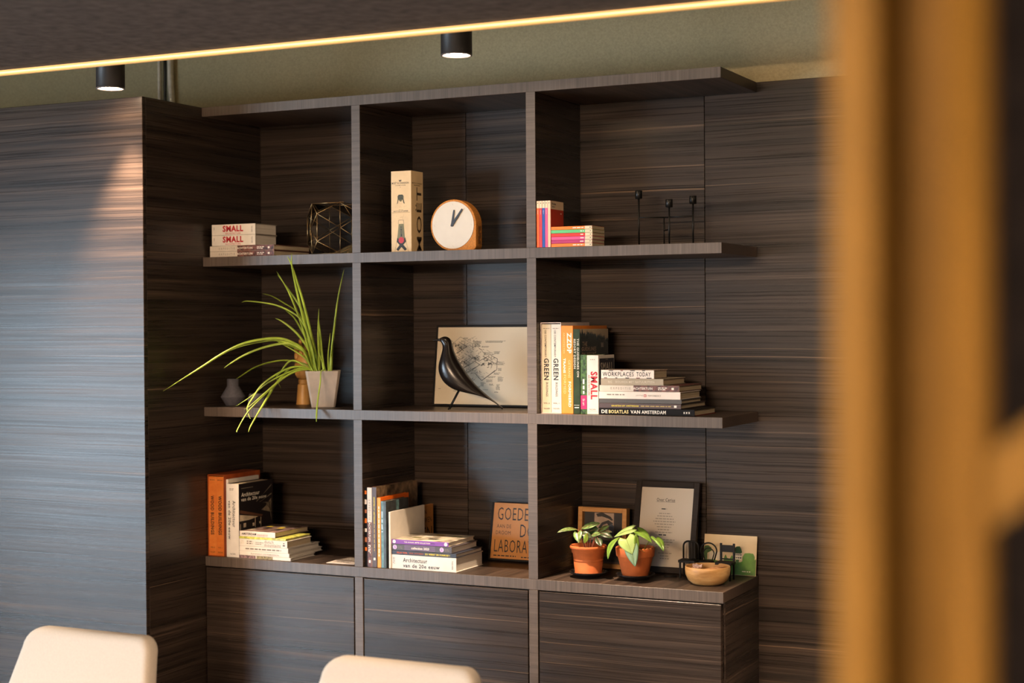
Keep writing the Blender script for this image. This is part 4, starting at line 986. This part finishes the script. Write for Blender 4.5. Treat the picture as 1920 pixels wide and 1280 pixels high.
for i in range(len(stn)-1):
    p0_, p1_, p2_, p3_ = stn[max(i-1, 0)], stn[i], stn[i+1], stn[min(i+2, len(stn)-1)]
    for k in range(3):
        s = k/3
        stn2.append(tuple(.5*(2*b_+(c_-a_)*s+(2*a_-5*b_+4*c_-d_)*s*s+(3*b_-a_-3*c_+d_)*s**3) for a_, b_, c_, d_ in zip(p0_, p1_, p2_, p3_)))
stn2.append(stn[-1])
for A0, A1, B0, B1, w_ in stn2:
    pa, pb = bm_(A0, A1), bm_(B0, B1); c_ = (pa+pb)/2; d = (pa-pb)/2
    for k in range(n):
        an = 2*pi*k/n; vs.append(c_+d*cos(an)+Vector((0, w_*sin(an), 0)))
N = len(stn2)
for i in range(N-1):
    for k in range(n): fs.append((i*n+k, i*n+(k+1) % n, (i+1)*n+(k+1) % n, (i+1)*n+k))
fs += [tuple(reversed(range(n))), tuple((N-1)*n+k for k in range(n))]
bo = B().add(vs, fs, True).obj('body', BIRD, t, local=True)
sm = bo.modifiers.new('smooth', 'SMOOTH'); sm.factor = .3; sm.iterations = 1
for s_ in (-1, 1):
    q1 = bm_(548, 905); q2 = bm_(440, 1106); q1.y = s_*.010; q2.y = s_*.012
    B().tube([q1, q2], .0021, 8).obj('leg', BLK, t, local=True)
    e_ = bm_(404, 396); b = B(); b.lathe([(.0005, -.003), (.0026, -.0018), (.003, 0), (.0026, .0018), (.0005, .003)], (e_.x, s_*.0165, e_.z), 10); b.obj('eye', mat('eye_gloss', (.05, .035, .03), rough=.15), t, local=True)

# ------------------------------------------------------------------ leaning pictures
def lean(name, label, cat, x, y, z, a, rotz=0):
    t = thing(name, label, cat, (x, y, z)); t.rotation_euler = (-radians(a), 0, rotz); return t
def picture_frame(t, w_, h_, th, border, fm_, pm, recess=.006):
    """frame of four members, backing sheet; local x 0..w, y -th..0, z 0..h"""
    for lo, hi in (((0, -th, 0), (border, 0, h_)), ((w_-border, -th, 0), (w_, 0, h_)), ((border+.0002, -th, 0), (w_-border-.0002, 0, border)), ((border+.0002, -th, h_-border), (w_-border-.0002, 0, h_))):
        B().bbox(lo, hi, .0012).obj('frame_member', fm_, t, local=True)
    return B().box((border+.0003, -th+recess, border+.0003), (w_-border-.0003, -.002, h_-border-.0003)).obj('print', pm, t, local=True)
BLKF = mat('black_frame', (.010, .009, .009), rough=.5, spec=.2); PAPER = mat('ivory_paper', 'd8cab0', rough=.45, var=.03, scale=5)
FW, FH = .43, .303
t = lean('framed_sketch', 'thin black frame with an isometric line drawing of a house interior', 'picture', .806, .334, S2+.0008, 7.5)
pr = picture_frame(t, FW, FH, .014, .0075, BLKF, PAPER, .003)
DRAW = mat('pencil_line', '3c3832', rough=.6)
def ax(px): return .0095+(px-35)/8/470
def az(py): return FH-.008-(py-30)/8/522
yv = -.0113; rnd = random.Random(11); b = B()
ia, ib = Vector((.866, .5)), Vector((.866, -.5))
def inside(px, py):
    c1 = (px-150)*.5-(py-420)*-.866; 
    return 150 < px < 985 and 180 < py < 960 and abs(px-570)/430+abs(py-565)/400 < 1.02
def seg(p_, q_, w_=.0006): stroke(b, [(ax(p_[0]), az(p_[1])), (ax(q_[0]), az(q_[1]))], w_*1.7, yv)
hull = [(140, 405), (390, 180), (500, 245), (590, 290), (590, 350), (690, 360), (985, 520), (985, 690), (760, 860), (690, 915), (620, 960), (470, 880), (320, 720), (170, 500)]
for q1, q2 in zip(hull[:1]+hull[1:3], hull[1:4]): seg(q1, q2)
for q1, q2 in (((690, 360), (740, 385)), ((985, 520), (880, 470)), ((985, 520), (985, 690)), ((985, 690), (760, 860)), ((330, 690), (460, 770)), ((460, 770), (720, 615)), ((720, 615), (630, 560)), ((280, 260), (280, 380)), ((590, 290), (590, 370)), ((500, 330), (350, 430)), ((370, 260), (500, 330)), ((630, 570), (440, 680)), ((590, 480), (700, 560)), ((700, 560), (860, 470)), ((760, 480), (980, 610)), ((640, 740), (760, 860)), ((760, 860), (960, 700))): seg(q1, q2, .0011)
for k in range(420):
    px, py = rnd.uniform(140, 985), rnd.uniform(180, 960)
    if not inside(px, py): continue
    d = rnd.choice((ia, ib, Vector((0, 1)), ia, ib)); l_ = rnd.uniform(15, 75)
    seg((px, py), (px+d.x*l_, py+d.y*l_), rnd.choice((.0004, .0005, .0008)))
for cx_, cy_, wv, dens in ((360, 580, 110, 40), (300, 490, 60, 22), (400, 360, 60, 26), (870, 590, 40, 30), (650, 500, 70, 26), (480, 570, 60, 24), (330, 300, 50, 20), (770, 600, 40, 16), (820, 540, 50, 16), (190, 445, 25, 10)):
    for k in range(dens):
        px, py = cx_+rnd.gauss(0, wv*.45), cy_+rnd.gauss(0, wv*.3); an = rnd.uniform(0, pi); l_ = rnd.uniform(8, 26)
        seg((px, py), (px+cos(an)*l_, py+sin(an)*l_), .0011)
for cx_, cy_, wv, rows in ((190, 235, 80, 3), (110, 305, 90, 5), (440, 195, 75, 3), (400, 240, 90, 3), (595, 250, 130, 4), (615, 300, 90, 4), (735, 330, 110, 2), (790, 245, 330, 3), (770, 425, 150, 4), (930, 410, 90, 4), (1005, 570, 90, 5), (1000, 670, 60, 4), (945, 740, 100, 3), (1010, 800, 85, 7), (850, 795, 130, 3), (830, 845, 110, 4), (880, 910, 80, 3), (750, 890, 60, 6), (990, 920, 60, 8), (680, 950, 70, 4), (590, 985, 60, 2), (965, 1030, 65, 2), (790, 1000, 90, 1), (75, 995, 40, 1), (320, 1025, 70, 1)):
    for r_ in range(rows):
        px = cx_+rnd.uniform(-6, 6); end = cx_+wv*rnd.uniform(.6, 1)
        while px < end:
            l_ = rnd.uniform(6, 22); seg((px, cy_+r_*11), (px+l_, cy_+r_*11-l_*.06), .0008); px += l_+5
b.obj('line_drawing', DRAW, t, local=True)

# hand lettered kraft print
t = lean('lettered_print', 'kraft brown print with large black hand lettering half hidden behind the upright', 'print', 1.036, .336, S3+.0008, 11.5)
B().bbox((0, -.018, 0), (.262, 0, .212), .001).obj('black_block', BLKF, t, local=True)
B().box((.011, -.0192, .0075), (.262, -.0183, .211)).obj('printed_sheet', paper('kraft_sheet', 'bf8140', rough=.4), t, local=True)
k0 = Vector((.011, -.0192, .211))
for s, xa, xb, dz, h_ in (('GOEDE', .0175, .142, .0395, .046), ('AAN DE', .0175, .0757, .085, .0128), ('DROOM', .015, .0755, .109, .0135), ('DO', .113, .170, .099, .047), ('LABORAT', .012, .168, .157, .046)):
    text(t, s, (k0.x+(xa+xb)/2, k0.y, k0.z-dz), xb-xa, h_, FRONT, INK, bold=-.012, shear=-.05, local=True)
dashes(t, (k0.x+.058, k0.y, k0.z-.193), .092, 1, .005, .004, FRONT, INK, 3, ragged=0, local=True); dashes(t, (k0.x+.150, k0.y, k0.z-.195), .05, 1, .005, .004, FRONT, INK, 4, ragged=0, local=True)

# framed document
DKF = streaks('dark_brown_frame', 2, [(.3, (.012, .008, .006)), (.6, (.026, .017, .012))], fine=200, broad=40, stretch=4, rough=(.45, .6), spec=.15)
DOCP = mat('document_paper', 'b9ab97', rough=.5, var=.02, scale=5)
t = lean('framed_document', 'dark brown framed sheet with an underlined title leaning on the wall', 'picture', 1.612, .300, S3+.0008, 13)
DW, DH = .236, .318
picture_frame(t, DW, DH, .016, .021, DKF, DOCP, .004)
yv = -.0122; xc = DW/2-.004
text(t, 'Over Cerius', (xc, yv, DH-.064), .068, .0115, FRONT, INK, local=True, bold=.005); patch(t, (xc, yv, DH-.0715), .070, .0009, FRONT, INK, 'underline', local=True)
text(t, 'Indoor', (xc-.004, yv, DH-.096), .020, .0042, FRONT, INK, local=True, bold=.02) if False else dashes(t, (xc-.004, yv, DH-.096), .020, 1, .004, .0036, FRONT, INK, 1, ragged=0, local=True)
dashes(t, (xc, yv, DH-.112), .084, 8, .0094, .0026, FRONT, GREYINK, 2, ragged=.5, centre=True, local=True)
dashes(t, (xc-.004, yv, DH-.187), .028, 1, .004, .0040, FRONT, INK, 3, ragged=0, local=True)
dashes(t, (xc, yv, DH-.203), .105, 4, .0088, .0026, FRONT, GREYINK, 4, ragged=.6, centre=True, local=True)
dashes(t, (xc+.01, yv, DH-.250), .09, 3, .0094, .0026, FRONT, GREYINK, 5, ragged=.7, centre=True, local=True)

# small beech shadow box with print
t = lean('shadow_box_frame', 'light wood box frame with a dark print behind the terracotta pots', 'picture', 1.402, .335, S3+.0008, 4)
picture_frame(t, .186, .214, .032, .0165, LIGHTWOOD, mat('dusky_print', '6a5850', rough=.4), .020)
yv = -.0122
for c_, w_, h_, m_ in (((.036, yv, .155), .038, .08, mat('print_black', (.016, .014, .014))), ((.15, yv, .155), .036, .08, mat('print_black', '')), ((.093, yv, .158), .074, .072, mat('print_pink', 'a8917f')), ((.093, yv-.0003, .060), .150, .075, mat('print_dark', '33302e', var=.5, scale=60)), ((.093, yv-.0003, .105), .150, .016, mat('print_grey', '8c8078'))):
    patch(t, c_, w_, h_, FRONT, m_, 'print_area', local=True)
b = B(); b.prism([(.062, .190), (.085, .196), (.118, .182), (.128, .170), (.122, .168), (.112, .174), (.085, .182), (.068, .180)], yv-.0010, yv-.0004); b.prism([(.070, .140), (.085, .160), (.110, .170), (.128, .160), (.120, .140), (.105, .158), (.090, .152), (.080, .138)], yv-.0016, yv-.0011); b.obj('leaf_print', mat('print_black', ''), t, local=True)
b = B(); b.prism([(.112, .150), (.124, .158), (.132, .148), (.130, .118), (.118, .112)], yv-.0022, yv-.0017); b.obj('blue_print', mat('print_blue', '3c4656'), t, local=True)
b = B(); b.prism([(.055, .040), (.120, .040), (.118, .062), (.100, .070), (.070, .066)], yv-.0022, yv-.0017); b.obj('ochre_print', mat('print_ochre', '8a5a30', var=.4), t, local=True)

# painted card with green trees
t = lean('painted_card', 'small painted card of green trees and a white house behind the miniature chairs', 'card', 1.858, .357, S3+.0008, 9)
CW, CH = .190, .136
B().bbox((0, -.004, 0), (CW, 0, CH), .0006).obj('board', mat('card_sky', 'd6bd93', rough=.4, var=.06, scale=14), t, local=True)
GRN = mat('paint_green', '4f7d1c', rough=.5, var=.35, scale=30); GRD = mat('paint_dark_green', '355a17', rough=.5, var=.35, scale=30)
def blob(pts, m_, d, name='painted_tree'):
    B().prism([(x_*CW, z_*CH) for x_, z_ in pts], -.0046-d, -.0042-d).obj(name, m_, t, local=True)
blob([(.004, .01), (.996, .01), (.996, .42), (.9, .36), (.8, .40), (.7, .33), (.5, .36), (.3, .33), (.15, .37), (.004, .34)], GRN, 0, 'painted_meadow')
blob([(.02, .30), (.07, .30), (.07, .52), (.15, .58), (.14, .66), (.08, .71), (.02, .70), (.004, .62), (.004, .5)], GRD, .0003)
blob([(.38, .30), (.40, .45), (.42, .51), (.45, .42), (.50, .40), (.54, .50), (.58, .40), (.60, .30)], GRN, .0003)
blob([(.62, .30), (.60, .60), (.58, .66), (.62, .72), (.68, .73), (.71, .66), (.73, .58), (.69, .52), (.67, .30)], GRD, .0003)
blob([(.74, .28), (.74, .46), (.78, .56), (.86, .57), (.94, .56), (.97, .48), (.97, .28)], GRN, .0006)
HW = mat('paint_white', 'dacfb8'); 
for c_, w_, h_ in (((.235*CW, -.0046, .46*CH), .27*CW, .20*CH), ((.655*CW, -.0049, .47*CH), .15*CW, .15*CH)): patch(t, c_, w_, h_, FRONT, HW, 'painted_house', local=True)
b = B()
for r_ in range(2):
    for k in range(4): patch(None, ((.60+.036*k)*CW, -.0052, (.44+.075*r_)*CH), .0042, .0062, FRONT, None, b=b)
b.obj('painted_windows', INK, t, local=True)
dashes(t, (.82*CW, -.0048, .10*CH), .03, 1, .004, .003, FRONT, HW, 8, ragged=0, local=True)

# ------------------------------------------------------------------ potted plants on the worktop
TERRA = mat('terracotta', 'b9602c', rough=.75, var=.14, scale=35, bump=.1); SAUC = mat('black_glazed_saucer', (.010, .009, .010), rough=.12)
LG = mat('philodendron_green', (.17, .30, .04), rough=.3, var=.35, scale=30); LP = mat('pale_philodendron_green', (.30, .42, .12), rough=.4, var=.15, scale=30); LB = mat('grey_green_leaf', (.16, .28, .17), rough=.4, var=.15, scale=30)
LV = mat('variegated_leaf', (.13, .21, .06), rough=.35, var=.8, scale=110); LDK = mat('dark_leaf', (.030, .055, .018), rough=.35, var=.4, scale=60); STEMP = mat('pink_stem', '9c5a44', rough=.5); STEMG = mat('green_stem', '6f7a2c', rough=.5)
MARG = mat('cream_leaf_margin', (.55, .52, .30), rough=.4, var=.2)
def leaf(t, base, tip, width, normal, m_, shape='heart', bend=.12, fold=.10, stem=None, stemmat=None):
    base, tip, normal = Vector(base), Vector(tip), Vector(normal)
    d = tip-base; L_ = d.length; d.normalize(); s = d.cross(normal).normalized(); n_ = s.cross(d)
    NT, NS = 12, 6; vs = []; fs = []
    for i in range(NT+1):
        q_ = i/NT
        if shape == 'heart': hw = (1-q_)**.8*(1-math.exp(-q_*7-.25))**.5*1.18+.25*q_*(1-q_)
        else: hw = sin(pi*min(1, q_*.93+.05))**.8
        if i == NT: hw = .01
        for j in range(-NS, NS+1):
            v = j/NS
            back = -.24*L_*(abs(v)**1.2)*(1-q_)**3 if shape == 'heart' else 0
            p_ = base+d*(q_*L_+back)+s*(v*hw*width/2)+n_*(bend*L_*4*q_*(1-q_)-bend*L_*.6*q_*q_+fold*width*(abs(v)-.5*v*v)-fold*width*.6*v**4)
            vs.append(p_)
    W_ = 2*NS+1
    for i in range(NT):
        for j in range(W_-1): fs.append((i*W_+j, i*W_+j+1, (i+1)*W_+j+1, (i+1)*W_+j))
    o = B().add(vs, fs, True).obj('leaf', m_, t)
    so = o.modifiers.new('thickness', 'SOLIDIFY'); so.thickness = .0007
    b = B(); k_ = NS
    mid = [Vector(vs[i*W_+k_])+n_*.0006 for i in range(NT)]
    b.tube(mid, [.0008*(1-.8*i/NT) for i in range(NT)], 5); b.obj('midrib', stemmat or STEMG, o)
    if stem:
        st_ = Vector(stem); B().tube(smoothline([st_, (st_+base)/2+Vector((0, 0, .012)), base], 4), .0016, 6).obj('stem', stemmat or STEMG, t)
    return o
def saucer(x, y, label):
    t = thing('saucer', label, 'saucer', (x, y, S3+.0005), 'black saucers under the terracotta pots')
    B().lathe([(.040, 0), (.041, .0015), (.046, .005), (.062, .0125), (.0675, .0185), (.0668, .0195), (.0640, .0185), (.056, .0115), (.048, .0085)], (x, y, S3+.0005), 48).obj('dish', SAUC, t)
s1, s2 = (1.522, .128), (1.690, .142)
saucer(*s1, 'black glazed saucer under the banded terracotta pot'); saucer(*s2, 'black glazed saucer under the plain terracotta pot with heart leaves')
zp = S3+.0005+.0092
t = thing('potted_plant', 'variegated small leaved plant in a banded terracotta pot', 'potted plant', (*s1, zp), 'terracotta potted plants')
c = (*s1, zp)
B().lathe([(.0455, 0), (.0470, .0015), (.0472, .006), (.0462, .007), (.0508, .0435), (.0492, .0450), (.0510, .0465), (.0516, .0525), (.0500, .0540), (.0520, .0555), (.0545, .074), (.0575, .075), (.0588, .088), (.0622, .0885), (.0640, .092), (.0638, .0965), (.0615, .0995), (.0580, .0992), (.0565, .096), (.0545, .084)], c, 56).obj('pot', TERRA, t)
B().lathe([(.0548, .083), (.03, .086), (.001, .0865)], c, 24).obj('soil', SOIL, t)
zs_ = zp+.086
up = Vector((.25, -.55, .8))
for base, tip, w_, n_, m_, sh, bd in (((1.500, .12, 1.000), (1.563, .135, 1.022), .034, (-.15, -.55, .8), LV, 'ellipse', .05), ((1.487, .118, .996), (1.436, .062, .994), .021, (.1, -.5, .85), LV, 'ellipse', .10), ((1.503, .082, .990), (1.516, .060, .960), .036, (.1, -.9, .35), LV, 'heart', .04),
      ((1.533, .095, .988), (1.536, .062, .960), .020, (.8, -.6, .1), LG, 'ellipse', .04), ((1.555, .14, .990), (1.588, .155, 1.011), .025, (-.3, -.6, .7), LV, 'ellipse', .05), ((1.548, .10, .983), (1.584, .085, .990), .024, (-.1, -.6, .75), LV, 'ellipse', .08),
      ((1.570, .09, .980), (1.597, .062, .953), .026, (.5, -.75, .3), LDK, 'ellipse', .05), ((1.558, .16, .990), (1.594, .17, .988), .014, (0, -.5, .85), MARG, 'ellipse', .05), ((1.565, .125, .986), (1.616, .118, .976), .026, (.1, -.6, .75), LDK, 'ellipse', .10), ((1.515, .14, .985), (1.560, .125, 1.000), .040, (.1, -.75, .6), LDK, 'ellipse', .08), ((1.500, .10, .985), (1.548, .10, .976), .030, (.2, -.8, .5), LDK, 'ellipse', .08)):
    leaf(t, base, tip, w_, n_, m_, sh, bd, .08, stem=(s1[0]+(base[0]-s1[0])*.3, s1[1]+(base[1]-s1[1])*.3, zs_-.002), stemmat=STEMP)
t = thing('potted_plant', 'heart leaved trailing plant in a plain terracotta pot', 'potted plant', (*s2, zp), 'terracotta potted plants')
c = (*s2, zp)
B().lathe([(.0430, 0), (.0440, .001), (.0600, .0690), (.0605, .0695), (.0640, .0700), (.0648, .0715), (.0672, .0985), (.0660, .1000), (.0610, .1000), (.0600, .098), (.0590, .088)], c, 56).obj('pot', TERRA, t)
B().lathe([(.0592, .087), (.03, .090), (.001, .0905)], c, 24).obj('soil', SOIL, t)
zs_ = zp+.090
for base, tip, w_, n_, m_, sh, bd, fo in (((1.690, .062, .981), (1.716, .048, .935), .066, (.15, -.9, .45), LP, 'heart', .05, .06), ((1.708, .058, .957), (1.728, .045, .893), .052, (.25, -.95, .1), LB, 'heart', .04, .10), ((1.650, .095, .980), (1.617, .062, .914), .036, (-.5, -.6, .5), LG, 'ellipse', .16, .12),
      ((1.690, .115, 1.008), (1.630, .100, .982), .042, (-.1, -.6, .8), LP, 'heart', .06, .06), ((1.702, .135, 1.000), (1.759, .120, .968), .044, (.35, -.5, .8), LG, 'heart', .12, .08), ((1.768, .135, .978), (1.810, .098, .946), .045, (.6, -.35, .75), LG, 'heart', .10, .22), ((1.719, .075, .997), (1.727, .062, .938), .022, (.8, -.6, .1), LG, 'ellipse', .05, .2),
      ((1.689, .14, 1.000), (1.683, .138, 1.022), .006, (.2, -.9, .2), LG, 'ellipse', .02, .1)):
    leaf(t, base, tip, w_, n_, m_, sh, bd, fo, stem=(s2[0]+(base[0]-s2[0])*.35, s2[1]+(base[1]-s2[1])*.3, zs_-.002), stemmat=STEMG)
for k in range(3): B().tube(smoothline([(1.715+.006*k, .10+.01*k, zs_+.001), (1.728+.01*k, .085+.012*k, zs_+.012), (1.742+.006*k, .095+.02*k, zs_)], 4), .0013, 6).obj('root', mat('dry_root', '9a6a2c'), t)

# ------------------------------------------------------------------ miniature chairs
MINI = mat('black_miniature', (.010, .009, .008), rough=.5, spec=.2)
def mini(xa, xb, label, kind, yb=.268):
    z0 = S3+.0005; xc = (xa+xb)/2; w_ = xb-xa; zs = z0+.062
    t = thing('miniature_chair', label, 'figurine', (xc, yb-.02, z0), 'black miniature chairs')
    if kind == 'loop': B().lathe([(w_*.42, 0), (w_*.46, .002), (w_*.46, .006), (w_*.42, .008)], (xc, yb-.024, zs-.008), 24).obj('seat', MINI, t)
    else: B().bbox((xa-.003, yb-.048, zs-.009), (xb+.003, yb+.001, zs), .001).obj('seat', MINI, t)
    for x in (xa+.003, xb-.003):
        for y in (yb-.043, yb-.004): B().bbox((x-.003, y-.003, z0), (x+.003, y+.003, zs-.0092), .0006).obj('leg', MINI, t)
    zt = z0+.121
    if kind == 'arch':
        r = w_*.32; pts = [(xa, yb, zs+.0005), (xa, yb, zt-r)]+[(xa+r-r*cos(a_), yb, zt-r+r*sin(a_)) for a_ in [pi/2*k/5 for k in range(1, 6)]]+[(xb-r+r*sin(a_), yb, zt-r+r*cos(a_)) for a_ in [pi/2*k/5 for k in range(1, 6)]]+[(xb, yb, zs+.0005)]
        B().tube(pts, .0032, 8).obj('back_frame', MINI, t)
        for k in range(3): B().bbox((xa+w_*(.40+.17*k)-.003, yb-.001, zs+.0005), (xa+w_*(.40+.17*k)+.003, yb+.001, zt-.003), .0005).obj('slat', MINI, t)
    elif kind == 'loop':
        for r0, zt_ in ((w_*.5, zt-.002), (w_*.33, zt-.020)):
            pts = [(xc-r0*.72, yb-.002, zs+.0005)]+[(xc-r0*cos(a_), yb, zt_-r0*.95+r0*.95*sin(a_)) for a_ in [pi*k/14 for k in range(15)]]+[(xc+r0*.72, yb-.002, zs+.0005)]
            B().tube(pts, .0026 if r0 > w_*.4 else .0020, 8).obj('back_loop', MINI, t)
    else:
        for x in (xa+.003, xb-.003): B().bbox((x-.0034, yb-.0034, zs+.0005), (x+.0034, yb+.0034, zt), .0006).obj('post', MINI, t)
        B().bbox((xa+.0066, yb-.002, zt-.029), (xb-.0066, yb+.002, zt-.006), .0006).obj('slat', MINI, t); B().bbox((xa+.0066, yb-.0015, zs+.004), (xb-.0066, yb+.0015, zs+.008), .0006).obj('rail', MINI, t)
mini(1.818, 1.872, 'black miniature chair with arched slatted back, nearest the framed sheet', 'arch')
mini(1.880, 1.938, 'black miniature bentwood chair with looped back, middle of three', 'loop')
mini(1.950, 2.002, 'black miniature chair with two posts and one wide slat, right of three', 'post')

# ------------------------------------------------------------------ wooden bowl and what lies in it
BOWLW = streaks('turned_bowl_wood', 2, [(.3, 'a4743c'), (.45, 'c2935a'), (.6, 'd3a970'), (.75, '9c6a3a')], fine=90, broad=28, stretch=7, rough=(.4, .55), warp=.02)
bc = (1.946, .150, S3+.0005)
t = thing('wooden_bowl', 'turned light wood bowl in front of the miniature chairs', 'bowl', bc)
B().lathe([(.044, 0), (.052, .002), (.066, .014), (.0735, .030), (.0757, .048), (.0750, .058), (.0738, .0595), (.0718, .058), (.0705, .046), (.064, .028), (.050, .016), (.030, .0105), (.001, .010)], bc, 56).obj('body', BOWLW, t)
def shard(label, name, pts, m_, cat):
    b = B(); b.add(pts, [(0,1,2), (0,2,3), (0,3,1), (1,3,2)] if len(pts) == 4 else [(0,1,2,3), (7,6,5,4), (0,4,5,1), (1,5,6,2), (2,6,7,3), (3,7,4,0)]); return tag(b.obj(name, m_), label, cat)
def strip(p_, q_, w_, bow, m_, label):
    p_, q_ = Vector(p_), Vector(q_); b = B(); vs = []; s = (q_-p_).cross(Z).normalized()*w_/2
    for k in range(7):
        c_ = p_.lerp(q_, k/6)+Z*(bow*4*(k/6)*(1-k/6)); vs += [c_-s-Z*.0006, c_+s-Z*.0006, c_+s+Z*.0006, c_-s+Z*.0006]
    fs = [(3,2,1,0), (24,25,26,27)]+[(4*k+j, 4*k+(j+1) % 4, 4*k+4+(j+1) % 4, 4*k+4+j) for k in range(6) for j in range(4)]
    return tag(b.add(vs, fs).obj('wood_shaving', m_), label, 'shaving', 'wood shavings in the bowl')
PINKW = mat('dried_petal', 'c8aca0', rough=.6, var=.4, scale=150)
b = B(); rnd = random.Random(3)
for k in range(9):
    an = 2*pi*k/9; c_ = Vector((bc[0]-.032, bc[1]-.015, bc[2]+.038)); o_ = Vector((cos(an)*.014, sin(an)*.014, .012+.016*rnd.random())); s = Vector((-sin(an), cos(an), 0))*.008
    b.add([c_-s*.4, c_+s*.4, c_+o_+s, c_+o_*1.25, c_+o_-s], [(0,1,2,3,4)])
po = b.obj('dried_flower', PINKW); tag(po, 'crumpled pale pink dried flower in the wooden bowl', 'flower'); so = po.modifiers.new('thickness', 'SOLIDIFY'); so.thickness = .001
SHV = mat('shaving_peach', 'd09a68', rough=.6, var=.2, scale=80)
strip((bc[0]-.015, bc[1]-.02, bc[2]+.047), (bc[0]+.052, bc[1]-.005, bc[2]+.053), .010, .004, SHV, 'peach wood shaving at the front of the bowl')
strip((bc[0]-.005, bc[1]+.01, bc[2]+.046), (bc[0]+.045, bc[1]+.028, bc[2]+.056), .012, .003, SHV, 'peach wood shaving at the back of the bowl')
strip((bc[0]-.01, bc[1]-.035, bc[2]+.044), (bc[0]+.03, bc[1]-.036, bc[2]+.045), .009, .002, mat('shaving_yellow', 'd8b24a', rough=.6), 'yellow wood shaving lowest in the bowl')
# ink pen lying by the doc frame
tag(B().tube([(1.765, .215, S3+.0042), (1.806, .232, S3+.0042)], [.0030, .0034], 8).obj('pen', BLKF), 'short black pen lying on the worktop left of the bowl', 'pen')
